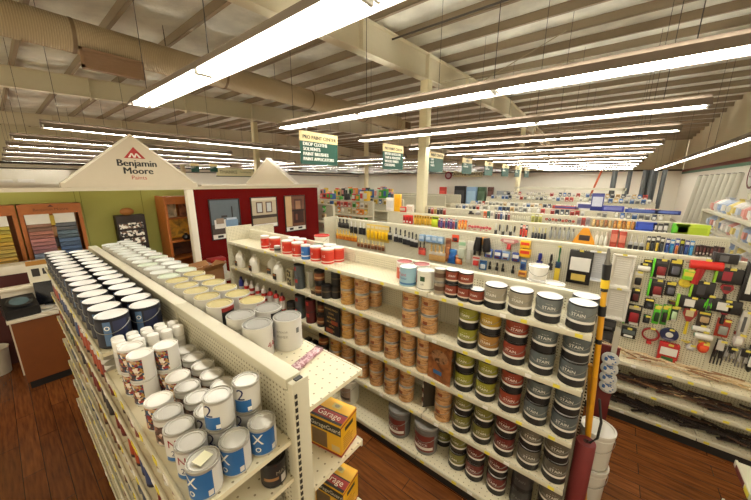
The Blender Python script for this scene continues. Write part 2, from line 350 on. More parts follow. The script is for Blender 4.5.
# ------------------------------------------------------------------ shelving
def gondola(name, label, y0, y1, joints, xf, xp0, xp1, top, front, xb=None, back=(), xbase=None, tags=(), kick=True, ext=(0, 0)):
    """steel shop shelving run: front lip at xf, pegboard panel between xp0 and xp1, optional back shelves out to xb"""
    t = tag(E(name, (0, 0, 0)), label, 'shelving')
    js = [y0]+list(joints)+[y1]; xbase = xf if xbase is None else xbase
    for a, c in zip(js, js[1:]):
        B().box(xp0, xp0+.012, a+.016, c-.016, .12, top-.05).box(xp1-.012, xp1, a+.016, c-.016, .12, top-.05).obj('pegboard_panel', peg, t, smooth=False)
        B().box(xp0-.004, xp1+.004, a+.002, c-.002, top-.05, top, bev=.004).obj('top_rail', cream, t)
    for y in js: B().box(xp0-.006, xp1+.006, y-.015, y+.015, .0, top-.052).obj('upright', cream, t, smooth=False)
    def shelf(xo, xi, a, c, z, lip, ntag, is_base=False):
        sg = 1 if xi > xo else -1
        o = B().box(xo+sg*.012, xi, a+.004, c-.004, z-.022, z).obj('base_shelf' if is_base else 'shelf', perf, t, smooth=False)
        B().box(xo, xo+sg*.012, a+.004, c-.004, z-lip, z+.004, bev=.003).obj('price_strip', cream, o)
        if ntag:
            for k in range(ntag):
                yy = a+(c-a)*(k+.5)/ntag+.05*math.sin(k*3.1+z*9)
                B().box(xo-sg*.003, xo, yy-.022, yy+.022, z-.032, z-.006).obj('price_tag', yellowtag if (k+int(z*10)) % 3 else white, o, smooth=False)
    for lv, xo, xi, ex in ((front, xf, xp0-.006, ext[0]), (back, xb, xp1+.006, ext[1])):
        if xo is None: continue
        for si, (a, c) in enumerate(zip(js, js[1:])):
            zs = lv[si] if lv and isinstance(lv[0], (list, tuple)) else lv
            for k, z in enumerate(zs):
                bs = k == len(zs)-1 and kick
                shelf((xbase if bs and xo == xf else xo), xi, a-(ex if si == 0 else 0), c, z, .04, tags[si] if tags and xo == xf else 0, bs)
        if kick:
            sg = 1 if xi > xo else -1; bx = xbase if xo == xf else xo
            B().box(bx+sg*.03, bx+sg*.045, y0, y1, 0, zs[-1]-.03).obj('kick_plate', M((34, 30, 26), .6), t, smooth=False)
    return t
SH = [1.90, 1.47, 1.03, .59, .15]                                       # centre run shelf heights
gondola('gondola_shelving', 'long cream centre shelving run with five shelves facing left, stocked with stain cans', -.02, 4.97, (1.22, 2.46, 3.7), 2.31, 2.70, 2.76, 2.06, SH, 3.15, [1.9], 2.23, (5, 4, 4, 3))
gs2 = C.objects['gondola_shelving']
for nm, y in (('end_panel', 4.985), ):
    B().box(2.31, 2.76, y, y+.025, .1, 2.14).obj(nm, pegend, gs2, smooth=False)
B().box(2.76, 3.2, 4.985, 5.0, 1.85, 2.1).obj('end_panel', pegend, gs2, smooth=False)
B().box(2.70, 2.76, -.05, -.038, 0, 2.05).obj('end_upright', slots, gs2, smooth=False)
NL = [1.79, 1.585, 1.28, .98, .68, .40, .13]; FL = [1.905, 1.585, 1.28, .98, .68, .40, .13]
g1 = gondola('gondola_shelving', 'near cream shelving run stacked with paint cans on both sides of its low spine', .975, 5.1, (2.21, 3.65), .227, .635, .705, 2.08, [NL, FL, FL], 1.06, [1.925, 1.475, 1.03, .59, .15], .215, (8, 6, 6), ext=(.02, .06))
B().box(.624, .712, .925, .956, 0, 2.083, bev=.004).obj('end_upright', cream, g1)
B().box(.634, .646, .921, .926, .0, 2.03).obj('slot_strip', dotted('slot_strip_dark', CREAM, (30, 27, 22), .034, .34, (0, 0, 1)), g1, smooth=False)
B().box(.65, .684, .93, .95, 2.083, 2.089).obj('upright_cap', dark, g1, smooth=False)
g3 = gondola('gondola_shelving', 'cream pegboard run behind the centre shelving, hung with painting tools over low stick shelves', -2.3, 4.9, (-1.1, .1, 1.3, 2.5, 3.7), 4.37, 4.76, 4.84, 2.09, [.79, .47, .15], None, (), None, (5, 5, 4, 0, 0, 0))
B().box(4.42, 4.84, 4.915, 4.94, .1, 2.12).obj('end_panel', pegend, g3, smooth=False)
rowname = {6.8: 'second', 8.85: 'third', 10.9: 'fourth', 12.95: 'fifth', 15.0: 'sixth', 17.05: 'seventh', 19.1: 'eighth', 21.15: 'ninth'}
for x, nm in rowname.items():
    gondola('gondola_shelving', f'{nm} pegboard shelving run back from the centre run, only its hung top showing', -1.45 if x < 9 else -1.2, 4.9, (.8, 2.9), x-.4, x-.04, x+.04, 2.09 if x < 14 else 2.2, [1.5, .15] if x < 8 else [1.2])
for x in (6.8, 8.85, 10.9, 12.95, 15.0, 17.05):
    gondola('gondola_shelving', f'{ {6.8:"first",8.85:"second",10.9:"third",12.95:"fourth",15.0:"fifth",17.05:"sixth"}[x] } shelving run beyond the cross aisle right of the red wall, counted from it', 7.1, 13.5, (9.2, 11.4), x-.4, x-.04, x+.04, 2.15, [1.6, 1.2])
# ------------------------------------------------------------------ centre run products
rnd = random.uniform
BLK = M((24, 23, 24), .4); WHT = M((240, 238, 232), .4, var=.03); lidw = M((236, 236, 234), .35, var=.03); lids = M((200, 198, 190), .3, .7, .06)
INK = M((236, 232, 220), .5)
GAL = (.084, .19)
def stain(c):
    col = M(c, .38, var=.08)
    return Proto(can, 'stain_can', .084, .188, BLK, lidw, col, (.40, .96), [('STAIN', .032, .56, INK, 0), ('~ ~ ~', .02, .74, INK, 0)], lids, bands=((.30, .40, M((226, 222, 212), .35)), (.05, .30, BLK)))
STC = {'beige': (150, 142, 122), 'grey': (104, 110, 108), 'olive': (136, 134, 40), 'gold': (178, 142, 40), 'tan': (150, 108, 48), 'rust red': (138, 56, 36), 'slate grey': (86, 94, 94), 'dark slate': (80, 88, 90), 'dull olive': (112, 108, 46), 'maroon': (100, 34, 28), 'taupe': (98, 92, 80), 'dark taupe': (88, 82, 70)}
ST = {k: stain(v) for k, v in STC.items()}
blackst = Proto(can, 'stain_can', .084, .188, BLK, M((52, 50, 50), .4), M((48, 46, 46), .4), (.2, .95), [('STAIN', .034, .5, M((110, 104, 100), .5), 0)])
wood = patchy('woodgrain_label', [(.3, (122, 82, 48)), (.45, (172, 124, 76)), (.6, (206, 162, 110)), (.75, (148, 100, 60))], 6, 'noise', .4, (3, 3, 14), False)
wood2 = patchy('woodgrain_label_light', [(.25, (126, 84, 40)), (.45, (184, 134, 66)), (.6, (206, 164, 96)), (.8, (140, 96, 40))], 6, 'noise', .4, (3, 3, 14), False)
redblob = M((140, 72, 44), .5); dkwood = M((92, 50, 26), .5)
def woodcan(m): return Proto(can, 'varnish_can', .083, .19, silver, lids, m, (.05, .93), [('WOOD', .03, .3, dkwood, 0)], lids, bands=((.84, .9, M((206, 170, 120), .4)),), arcs=((-.5, .1, .52, .7, redblob),))
WC = woodcan(wood); WC2 = woodcan(wood2)
def place(p, x, y, z, label, cat='can', group=None, rz=None): return p.put((x, y, z+.0015), rnd(-.25, .25) if rz is None else rz, label, cat, group)
S = {1: 'top shelf', 2: 'second shelf', 3: 'third shelf', 4: 'fourth shelf', 5: 'bottom shelf'}
def stack(p, y, sh, what, where, n=2, x=2.415, cat='can', group=None, h=.193):
    for k in range(n):
        lv = ['lower ', 'upper '][k] if n == 2 else ''
        place(p[k] if isinstance(p, (list, tuple)) else p, x+rnd(0, .012), y+rnd(-.004, .004), SH[sh-1]+k*h, f'{lv}{what}, {where}, centre run {S[sh]}', cat, group or f'{cat}s on the centre run {S[sh]}')
# top shelf, left group
redm = M((196, 48, 30), .4); redw = M((228, 210, 196), .4)
RC = Proto(can, 'primer_can', .08, .2, WHT, lidw, redm, (.05, .93), [('1-2', .04, .5, WHT, .1)], bands=((.82, .93, M((214, 92, 66), .4)), (.2, .26, redw), (.05, .1, redw)))
RCs = Proto(can, 'primer_can', .06, .195, WHT, lidw, redm, (.05, .93), [('1-2', .03, .5, WHT, .1)], bands=((.82, .93, redw), (.2, .26, redw)))
BC = Proto(can, 'primer_can', .06, .195, WHT, lidw, M((52, 112, 186), .4), (.05, .9), [('ZN', .03, .5, WHT, .1)], bands=((.25, .32, WHT),))
GJ = Proto(can, 'putty_jar', .042, .1, M((176, 176, 166), .4), lidw, M((150, 150, 140), .5), (.15, .8), bands=((.35, .65, dark),), seg=20)
WJ = Proto(can, 'primer_can', .072, .17, WHT, M((86, 112, 92), .4), WHT, (.1, .9), bands=((.3, .6, M((150, 170, 150), .5)),))
for i, (p, y, x, w) in enumerate(((RCs, 4.012, 2.412, 'narrow red and white primer can, leftmost'), (RC, 3.767, 2.42, 'red primer can second from left'), (GJ, 3.640, 2.37, 'small grey jar in front of the red cans'), (RC, 3.446, 2.412, 'red primer can just right of the small grey jar'), (RC, 3.224, 2.412, 'red primer can just left of the blue can'), (BC, 3.035, 2.39, 'only blue primer can among the red ones'), (RC, 2.849, 2.412, 'red primer can just right of the blue can'), (RC, 2.646, 2.412, 'nearest red primer can at front right'), (RC, 2.612, 2.55, 'red primer can at right end, set back'), (RC, 3.545, 2.585, 'red primer can in back row, leftmost'), (RC, 3.384, 2.585, 'red primer can in back row behind the blue can'), (WJ, 3.002, 2.585, 'green-lidded white can in back row'), (RC, 2.790, 2.585, 'red primer can in back row, rightmost'))):
    place(p, x, y, 1.90, w+', on the centre run top shelf', 'can', 'primer cans on the centre run top shelf')
# top shelf, middle and right
RG = Proto(can, 'primer_can', .082, .185, WHT, M((150, 40, 34), .4), M((206, 92, 62), .4), (.05, .93), [('FIX', .04, .5, WHT, 0)], bands=((.7, .93, redw),))
LB = Proto(can, 'paint_can', .083, .186, M((150, 180, 190), .4), lidw, M((150, 186, 202), .4), (.05, .94), [('Paint', .045, .56, M((190, 50, 60), .5), 0), ('Thinner', .032, .38, M((40, 70, 130), .5), 0)], bands=((.1, .2, M((60, 110, 160), .4)),))
GD = Proto(can, 'paint_can', .085, .19, WHT, lids, M((228, 226, 210), .4), (.05, .94), [('oil', .03, .3, M((40, 60, 40), .5), 0)], bands=((.08, .12, M((120, 120, 100), .4)),), arcs=((-.28, .28, .5, .74, M((46, 76, 44), .5)),))
place(RG, 2.55, 1.622, 1.9, 'red and white can with dark red lid behind the light blue can', 'can'); place(LB, 2.413, 1.492, 1.9, 'light blue paint can with red script on the centre run top shelf', 'can')
place(RG, 2.57, 1.431, 1.9, 'dark-red-lidded can behind the white can with green diamond', 'can'); place(GD, 2.413, 1.290, 1.9, 'white can with dark green diamond mark on the centre run top shelf', 'can')
QG = Proto(can, 'stain_tin', .054, .118, M((150, 146, 136), .35, .4), lids, M((140, 126, 104), .5), (.12, .9), bands=((.35, .7, M((84, 58, 40), .5)),), seg=22)
QB = Proto(can, 'stain_tin', .062, .122, BLK, lidw, M((128, 54, 32), .4), (.34, .94), [('STAIN', .024, .55, INK, 0)], bands=((.24, .34, M((210, 190, 170), .4)),), seg=24)
for k in (0, 1): place(QG, 2.385, 1.133, 1.9+k*.122, f'grey and brown stain tin, {["lower","upper"][k]} of the slim pair beside the diamond can', 'tin', 'stain tins on the top shelf')
for j, yy in enumerate((1.021, 0.901)):
    for k in (0, 1): place(QB, 2.398, yy, 1.9+k*.126, f'brown stain tin, {["lower","upper"][k]} one in the {["left","right"][j]} of two short stacks', 'tin', 'stain tins on the top shelf')
place(QB, 2.395, 0.798, 1.9, 'brown stain tin standing alone beside the first beige stain can', 'tin', 'stain tins on the top shelf')
place(Proto(can, 'paint_can', .06, .2, WHT, lidw, seg=20), 2.56, 1.039, 1.9, 'white can standing behind the two stacks of brown tins', 'can')
for p, yy, w in (('beige', 0.650, 'left of two beige stain cans'), ('beige', 0.461, 'right of two beige stain cans'), ('grey', 0.269, 'grey stain can beside the beige pair'), ('grey', 0.066, 'grey stain can at the right front corner')):
    place(ST[p], 2.415, yy, 1.9, w+', centre run top shelf', 'can', 'stain cans on the centre run top shelf')
place(ST['grey'], 2.585, 0.058, 1.9, 'grey stain can half hidden behind the right front corner can', 'can', 'stain cans on the centre run top shelf')
# stacks of stain gallons, shelves two to five
for sh, rows in ((2, (('olive', 465.6, 345), (('tan', 'gold'), 486.4, 355), ('rust red', 511.7, 365), ('slate grey', 539, 372), ('dark slate', 569.6, 385))),
                 (3, (('olive', 461.4, 395), ('olive', 483.5, 402), ('rust red', 507.6, 412), ('slate grey', 532.8, 424), ('dark slate', 560.4, 436))),
                 (4, (('dull olive', 460, 432), ('dull olive', 480, 444), ('maroon', 501.6, 456), ('taupe', 525.6, 470), ('dark taupe', 550.5, 484)))):
    for i, (c, u, v) in enumerate(rows):
        yy = {465.6: 0.857, 486.4: 0.670, 511.7: 0.463, 539: 0.265, 569.6: 0.061, 461.4: 0.858, 483.5: 0.654, 507.6: 0.451, 532.8: 0.255, 560.4: 0.062, 460: 0.842, 480: 0.648, 501.6: 0.455, 525.6: 0.258, 550.5: 0.072}[u]
        pr = (ST[c[0]], ST[c[1]]) if isinstance(c, tuple) else ST[c]
        stack(pr, yy, sh, f'{c if isinstance(c, str) else "gold or tan"} stain can', f'{od(i+1)} stain stack from left', group=f'stain cans on the centre run {S[sh]}')
for i, (c, yy) in enumerate((('dull olive', 0.857), ('maroon', 0.684), ('maroon', 0.479), ('taupe', 0.061))):
    stack(ST[c], yy, 5, f'{c} stain can', f'{od(i+1)} stain stack from left', group='stain cans on the bottom shelf')
stack(blackst, 0.273, 5, 'black stain can', 'only all-black stack', group='stain cans on the bottom shelf')
# woodgrain varnish cans
for sh, lst in ((2, (2.334, 2.105, 1.458, 1.241)), (3, (2.331, 2.108, 1.887, 1.675, 1.465, 1.269, 1.078)), (4, (2.542, 2.339, 2.105, 1.885, 1.670, 1.470, 1.044))):
    for i, yy in enumerate(lst):
        if sh == 3 and i == 6: stack(WC, yy, sh, 'woodgrain varnish can', 'stack behind the brown leaflet', x=2.47, group='woodgrain cans on the third shelf'); continue
        stack(WC2 if i == 0 else WC, yy, sh, 'woodgrain varnish can', f'{od(i+1)} woodgrain stack from left', group=f'woodgrain cans on the {S[sh]}')
stack(WC, 2.044, 2, 'woodgrain varnish can', 'stack set back left of the empty gap', x=2.58, group='woodgrain cans on the second shelf')
# brown leaflet standing on the third shelf, lying board on the fourth
t = tag(E('leaflet', (2.343, 1.072, 1.032), -.12), 'large brown printed leaflet propped in front of woodgrain cans on the third shelf', 'leaflet')
leaf = patchy('brown_print', [(.3, (84, 44, 20)), (.5, (134, 78, 36)), (.7, (166, 110, 60))], 9, 'noise', .5, (1, 1, 1), False)
B().box(-.003, .003, -.125, .125, 0, .40).obj('sheet', leaf, t, smooth=False)
b = B(); b.prism([(.09*math.cos(a*PI/8), .26+.07*math.sin(a*PI/8)) for a in range(16)], 'x', -.0045, -.003); b.obj('picture', patchy('leaf_print', [(.35, (60, 36, 22)), (.55, (150, 108, 70)), (.7, (100, 60, 34))], 22, 'noise', .5, (1, 1, 1), False), t, smooth=False)
B().box(-.0045, -.003, -.03, .06, .07, .11).obj('blue_patch', M((50, 100, 150), .5), t, smooth=False)
b = B(); b.text('STAINS & FINISHES', .026, lambda x, y: Vector((-.0045, -x, .365+y))); b.obj('heading', M((40, 20, 10), .6), t, smooth=False)
t = tag(E('sample_board', (2.42, 1.263, .592), .0), 'dark sample board with striped white edge leaning among cans on the fourth shelf', 'board')
B().box(-.005, .2, -.006, .006, 0, .3, mat=Matrix.Rotation(-.75, 4, 'Z')).obj('board', M((60, 52, 42), .5), t, smooth=False)
b = B(); [b.box(-.012, -.005, -.014, .014, .02+k*.055, .055+k*.055, k % 2, mat=Matrix.Rotation(-.75, 4, 'Z')) for k in range(5)]; b.obj('striped_edge', [M((224, 214, 200), .5), M((96, 40, 30), .5)], t, smooth=False)
# bottom shelf pails
def pail(name, r, h, body, lid, label, txt, ink):
    t = E(name)
    B().lathe([(0, 0), (r*.9, 0), (r*.92, .01), (r*.98, h*.8), (r*1.02, h*.81), (r*1.02, h*.84), (r*.99, h*.85), (r, h*.95)], 32).obj('body', body, t)
    B().lathe([(r*1.04, h*.93), (r*1.05, h*.94), (r*1.05, h*.995), (r*1.0, h), (r*.93, h), (r*.92, h-.012), (0, h-.012)], 32).obj('lid', lid, t)
    if label:
        b = B(); arc_band(b, r*.99, h*.15, h*.72, PI-1.0, PI+1.0, 0, 14); b.text(txt, r*.34, cylfn(r*1.003, h*.36, PI), 1, 1)
        arc_band(b, r*.995, h*.22, h*.32, PI-.9, PI+.9, 1, 14); b.obj('label', [label, ink], t)
    b = B(); b.tube([(-r*1.06*math.sin(PI*i/10), r*1.06*math.cos(PI*i/10), h*.78-r*.7*math.sin(PI*i/10)) for i in range(11)], .0025, 5); b.obj('handle', steel, t)
    return t
PP = Proto(pail, 'stain_pail', .125, .33, M((104, 102, 98), .4), M((140, 138, 134), .4), M((112, 40, 32), .5), 'DECK', M((220, 212, 200), .5))
place(PP, 2.40, 1.529, .15, 'grey pail with dark red label, left of two on the bottom shelf', 'pail', 'grey pails on the bottom shelf')
place(PP, 2.40, 1.193, .15, 'grey pail with dark red label, right of two on the bottom shelf', 'pail', 'grey pails on the bottom shelf')
place(Proto(pail, 'paint_pail', .125, .33, M((206, 204, 190), .4), WHT, M((150, 128, 110), .5), 'SEAL', M((60, 50, 44), .5)), 2.42, 2.314, .15, 'off-white pail at left of the bottom shelf, behind the near run', 'pail')
place(ST['dull olive'], 2.58, 1.082, .15, 'dark can set back between the grey pails and olive stain on the bottom shelf', 'can')
# jugs
def jug(c, lab):
    t = E('solvent_jug'); m = M(c, .35, var=.04)
    b = B(); prof = [(0, 0), (.07, 0), (.076, .01), (.076, .17), (.07, .2), (.045, .235), (.026, .248), (.022, .26), (0, .26)]
    b.lathe(prof, 24, 0, sq=1.15); b.obj('body', m, t)
    B().tube([(.0, -.02, .245), (.0, -.066, .25), (.0, -.088, .21), (.0, -.084, .15)], .011, 8).obj('handle', m, t)
    B().cyl(.025, .258, .285, 16).obj('cap', M((232, 230, 222), .4), t)
    b = B(); b.box(-.08, -.07, -.03, .055, .03, .12, 0, .004); b.box(-.0815, -.075, -.02, .045, .085, .11, 1); b.obj('label', [lab, M((180, 120, 60), .5)], t)
    return t
J = Proto(jug, (236, 232, 220), M((58, 48, 44), .5)); J2 = Proto(jug, (230, 228, 218), M((44, 44, 48), .5))
for p, yy, x, w in ((J, 4.782, 2.4, 'leftmost white jug'), (J, 4.338, 2.4, 'second white jug from left'), (J2, 3.988, 2.5, 'white jug set back behind the front right one'), (J2, 3.679, 2.4, 'rightmost white jug with black label')):
    place(p, x, yy, 1.47, w+' on the centre run second shelf', 'jug', 'white jugs on the second shelf', rz=rnd(-.2, .2))
def carton(name, sx, sy, sz, m, face, band=None, txt=None, ink=None, ts=.03):
    t = E(name); B().box(0, sx, -sy/2, sy/2, 0, sz, bev=.002).obj('body', m, t)
    b = B(); b.box(-.0015, 0, -sy*.42, sy*.42, sz*.08, sz*.92)
    if band: b.box(-.0025, -.001, -sy*.42, sy*.42, sz*.55, sz*.75, 1)
    if txt: b.text(txt, ts, lambda x, y: Vector((-.004, -x, sz*.6+y)), 2)
    b.obj('label', [face, band or face, ink or INK], t, smooth=False); return t
CP = Proto(carton, 'putty_carton', .12, .1, .115, M((186, 176, 140), .5), patchy('camo_print', [(.3, (60, 52, 40)), (.5, (190, 176, 130)), (.7, (96, 110, 60))], 18, 'noise', .5))
for k in range(2): place(CP, 2.35, 3.379, 1.47+k*.1185, f'mottled carton, {["lower","upper"][k]} of two beside the jugs', 'carton', rz=0)
DG = Proto(can, 'epoxy_can', .07, .165, M((70, 76, 78), .4), dark, M((74, 80, 82), .4), (.05, .95), arcs=((-.45, .25, .55, .85, M((160, 40, 36), .4)),), seg=22)
MR = Proto(can, 'epoxy_can', .07, .165, M((70, 34, 34), .4), dark, M((92, 30, 30), .4), (.05, .95), arcs=((-.45, .25, .55, .85, M((190, 60, 56), .4)),), seg=22)
stack(DG, 3.197, 2, 'grey can with red badge', 'by the jugs', x=2.39, h=.1685); stack(DG, 3.220, 3, 'grey can with red badge', 'by the bottles', x=2.39, h=.1685); stack(MR, 2.991, 3, 'maroon can with red badge', 'by grey pair', x=2.39, h=.1685)
BO = Proto(can, 'stain_can', .066, .165, BLK, dark, M((122, 66, 34), .4), (.25, .8), bands=((.4, .52, M((190, 150, 100), .5)),), seg=22)
stack(BO, 2.796, 2, 'brown-pictured black can', 'left of the woodgrain cans', x=2.39, h=.1685); stack(BO, 2.802, 3, 'brown-pictured black can', 'left of the black display', x=2.42, h=.1685); stack(BO, 2.761, 4, 'brown-pictured black can', 'right of the black cartons', x=2.39, h=.1685)
BX = Proto(can, 'stain_can', .064, .165, BLK, dark, M((40, 36, 34), .45), (.1, .9), bands=((.5, .6, M((96, 80, 60), .5)),), seg=22)
stack(BX, 2.568, 2, 'plain black can', 'just left of the first woodgrain stack', x=2.46, h=.1685)
place(BX, 2.41, 3.447, 1.03, 'black can behind the last red bottles on the third shelf'); place(BX, 2.39, 2.663, 1.47, 'single black can beside the brown pictured stack on the second shelf')
place(Proto(carton, 'putty_carton', .08, .05, .23, WHT, M((214, 210, 196), .5)), 2.45, 3.101, 1.47, 'tall narrow white carton set back on the second shelf', 'carton', rz=0)
place(Proto(carton, 'polish_tin', .07, .09, .05, M((140, 120, 84), .4), M((70, 50, 36), .5)), 2.34, 2.862, 1.47, 'small flat tin lying at the second shelf front edge', 'tin', rz=0)
BB = Proto(carton, 'black_carton', .1, .075, .15, BLK, M((40, 34, 32), .5), M((120, 100, 70), .5))
for i, yy in enumerate((3.097, 2.968, 2.834)): place(BB, 2.35, yy, .59, f'black carton, {od(i+1)} from left at the fourth shelf left end', 'carton', 'black cartons on the fourth shelf', rz=0)
# black and gold display
t = tag(E('stain_display', (2.325, 2.520, 1.032)), 'black display card with rows of gold lettering in front of the third shelf cans', 'display')
B().box(0, .02, -.135, .135, 0, .38).obj('panel', BLK, t, smooth=False)
b = B()
for k in range(6): b.text(['WOOD FINISH', 'STAIN', 'INTERIOR', 'OIL BASED', 'SATIN', 'CLEAR'][k], .034, lambda x, y, k=k: Vector((-.002, -x, .32-k*.056+y)))
b.obj('lettering', M((206, 166, 90), .5), t, smooth=False)
B().box(-.003, 0, -.11, .0, .14, .19).box(-.003, 0, -.02, .1, .02, .07).obj('swatches', M((150, 70, 40), .5), t, smooth=False)
# red and white bottles
def bottle(name, c1, c2, capc):
    t = E(name)
    B().lathe([(0, 0), (.04, 0), (.043, .006), (.043, .18), (.036, .205), (.016, .225), (.015, .235), (0, .235)], 18).obj('body', M(c1, .35), t)
    B().lathe([(.018, .23), (.019, .255), (.012, .275), (0, .275)], 14).obj('cap', M(capc, .4), t)
    b = B(); b.lathe([(.0438, .03), (.0438, .16)], 18, 0); b.lathe([(.0442, .07), (.0442, .11)], 18, 1); b.obj('label', [M(c2, .45), M((226, 222, 214), .5)], t)
    return t
RB = [Proto(bottle, 'thinner_bottle', (214, 206, 196), (176, 44, 40), (232, 228, 220)), Proto(bottle, 'thinner_bottle', (176, 40, 36), (220, 214, 206), (60, 56, 56))]
for i, yy in enumerate((4.603, 4.438, 4.255, 4.083, 3.916, 3.758, 3.606)):
    place(RB[i//4], 2.37, yy, 1.03, f'{["white bottle with red label","red bottle with dark cap"][i//4]}, {od(i+1)} from left on the centre run third shelf', 'bottle', 'red and white bottles on the third shelf')
place(Proto(bottle, 'thinner_bottle', (40, 44, 120), (50, 60, 140), (30, 30, 90)), 2.38, 4.792, 1.03, 'dark blue bottle at left end of the red and white bottles', 'bottle')
# things at the right end of the centre run
t = tag(E('extension_pole', (0, 0, 0)), 'yellow telescopic paint pole with black grip standing at the centre run end', 'pole')
P0 = Vector((2.66, -.16, .02)); P1 = Vector((2.5, -0.020, 2.47)); dv = P1-P0
pt = lambda f: tuple(P0+dv*f)
B().tube([pt(0), pt(.82)], .019, 12).obj('outer_pole', M((226, 160, 26), .4), t); B().tube([pt(.80), pt(.83)], .024, 12).obj('grip', black, t); B().tube([pt(.71), pt(.725)], .021, 12).obj('ring_mark', black, t)
B().tube([pt(.83), pt(.9)], .017, 12).obj('inner_pole', M((226, 170, 40), .4), t); B().tube([pt(.875), pt(.955)], [.021, .026], 12).obj('top_grip', black, t); B().tube([pt(.885), pt(.91)], .0255, 12).obj('yellow_band', M((236, 200, 40), .4), t)
B().tube([pt(.955), pt(.97), pt(.985), pt(1)], [.02, .012, .011, .006], 10).obj('threaded_tip', M((120, 118, 112), .4, .6), t)
b = B(); b.tube([pt(.5), tuple(Vector(pt(.5))+dv.normalized()*.24)], .0196, 12); b.obj('printed_band', M((214, 150, 30), .4), t)
t = tag(E('extension_pole', (0, 0, 0)), 'second yellow pole standing close behind the front one at the centre run end', 'pole')
B().tube([(2.75, -.19, .02), (2.605, -.048, 1.5)], .018, 12).obj('outer_pole', M((220, 156, 30), .4), t); B().tube([(2.607, -.05, 1.48), (2.599, -.043, 1.55)], .0205, 12).obj('cap', M((206, 150, 40), .4), t)
t = tag(E('paper_roll', (2.505, -.1, 0)), 'maroon roll of masking paper standing on end by the yellow poles', 'roll')
B().lathe([(.02, 0), (.062, 0), (.064, .005), (.064, .955), (.062, .96), (.02, .96), (.018, .9), (.018, .05), (.02, 0)], 28).obj('paper', M((120, 44, 44), .55), t); B().lathe([(.018, .02), (.0195, .965), (.014, .965), (.013, .02)], 16).obj('core', M((70, 40, 34), .7), t)
tag(B().tube([(2.585, -.13, 1.3), (2.545, -.165, 1.14), (2.51, -.16, 1.02), (2.5, -.12, .963)], .009, 8).obj('rubber_strap', black), 'black rubber strap looped round the yellow poles', 'strap')
BK = Proto(pail, 'plastic_bucket', .128, .37, M((222, 218, 208), .35, var=.05), M((236, 234, 226), .35), None, '', None)
for k in (0, 1): place(BK, 3.03+.012*k, -.185, .373*k+.002, ['lower white plastic bucket of the two stacked by the maroon roll', 'upper white plastic bucket with lid, stacked by the maroon roll'][k], 'bucket', 'white buckets at the end of the centre run')
TB = Proto(pail, 'plastic_tub', .08, .12, M((236, 234, 228), .4), WHT, None, '', None)
for i, (yy, x, z) in enumerate(((0.476, 2.98, 1.97), (0.426, 3.02, 2.1))): place(TB, 2.98, 0.451, 1.902+.137*i, f'white tub, {["lower","upper"][i]} of two stacked beyond the spine near the grey cans', 'tub', 'white tubs on the far side')
place(TB, 2.98, 0.311, 1.902, 'white tub alone right of the stacked pair beyond the spine', 'tub', 'white tubs on the far side')
t = pail('plastic_tub', .11, .2, M((232, 228, 216), .4), M((196, 60, 50), .4), None, '', None); t.location = (2.98, 3.385, 1.902); tag(t, 'white tub with red lid beyond the spine behind the red primer cans', 'tub')
# ------------------------------------------------------------------ near run products
Q = (.055, .13)
photo = patchy('photo_print', [(0, (60, 44, 40)), (.2, (190, 160, 126)), (.35, (140, 40, 44)), (.55, (226, 214, 200)), (.65, (40, 84, 120)), (.8, (40, 36, 50)), (.9, (170, 130, 60))], 90, 'voronoi', .4)
photo2 = patchy('photo_print_dark', [(0, (44, 32, 30)), (.25, (150, 110, 90)), (.5, (90, 66, 60)), (.7, (206, 184, 170)), (.85, (70, 50, 40))], 80, 'voronoi', .4)
offw = M((212, 210, 204), .35, var=.04); blue = M((44, 104, 168), .35, var=.25, scale=16); ltb = M((150, 184, 214), .4); navyi = M((30, 36, 90), .5); redi = M((150, 24, 40), .5)
shiny = M((192, 189, 180), .4, .5, .08, 30)
OX = Proto(can, 'sealer_can', *Q, shiny, shiny, blue, (.08, .9), [('X', .068, .48, INK, -.6), ('o', .05, .2, INK, -.6)], arcs=((.75, 2.9, .08, .9, offw), (.4, .7, .12, .3, offw)))
TWO = Proto(can, 'sealer_can', *Q, shiny, shiny, offw, (.06, .93), [('2', .075, .52, navyi, -.55)], arcs=((-1.1, .2, .06, .5, blue), (-.1, .2, .1, .24, WHT)))
NC = Proto(can, 'sealer_can', *Q, shiny, shiny, offw, (.06, .93), [('N', .05, .55, redi, -.3), ('2', .036, .25, navyi, -.3)], arcs=((-.9, .3, .06, .2, blue),))
MO = Proto(can, 'texture_paint_can', *Q, offw, WHT, offw, (.05, .94), [], arcs=((-.8, .8, .08, .92, photo), ))
MO2 = Proto(can, 'texture_paint_can', *Q, shiny, shiny, offw, (.05, .94), [], arcs=((-.8, .7, .08, .75, photo2), ))
LC = Proto(can, 'texture_paint_can', *Q, offw, WHT, offw, (.05, .94), [], lidm=None)
ZN = 1.79
F = -PI*.35 + PI/2    # labels turn towards the open end of the run
def pn(p, x, y, z, label, rz=.9): return p.put((x, y, z+.0015), rz+rnd(-.15, .15), label, 'can', 'small cans on the near run top shelf')
pn(OX, .535, 1.025, ZN, 'blue and white can at the shelf corner, nearest the slotted upright', 1.15); pn(OX, .42, 1.028, ZN, 'blue and white can in the middle of the front edge', 1.05); pn(OX, .305, 1.028, ZN, 'blue and white can with a paper square on its lid, front left corner', 1.0)
tag(B().box(-.026, .026, -.022, .022, 0, .002).obj('paper_slip', M((232, 230, 196), .6), loc=(.305, 1.028, ZN+.1335)), 'pale paper slip lying on the lid of the front left blue can', 'paper').rotation_euler[2] = .3
for x, y, k in ((.545, 1.148, 0), (.425, 1.148, 1)):
    pn(TWO, x, y, ZN, f'white can with navy 2, lower one of the {["right","left"][k]} stack behind the blue cans', 1.0); pn(TWO, x, y, ZN+.1335, f'white can with navy 2, upper one of the {["right","left"][k]} stack behind the blue cans', 1.1)
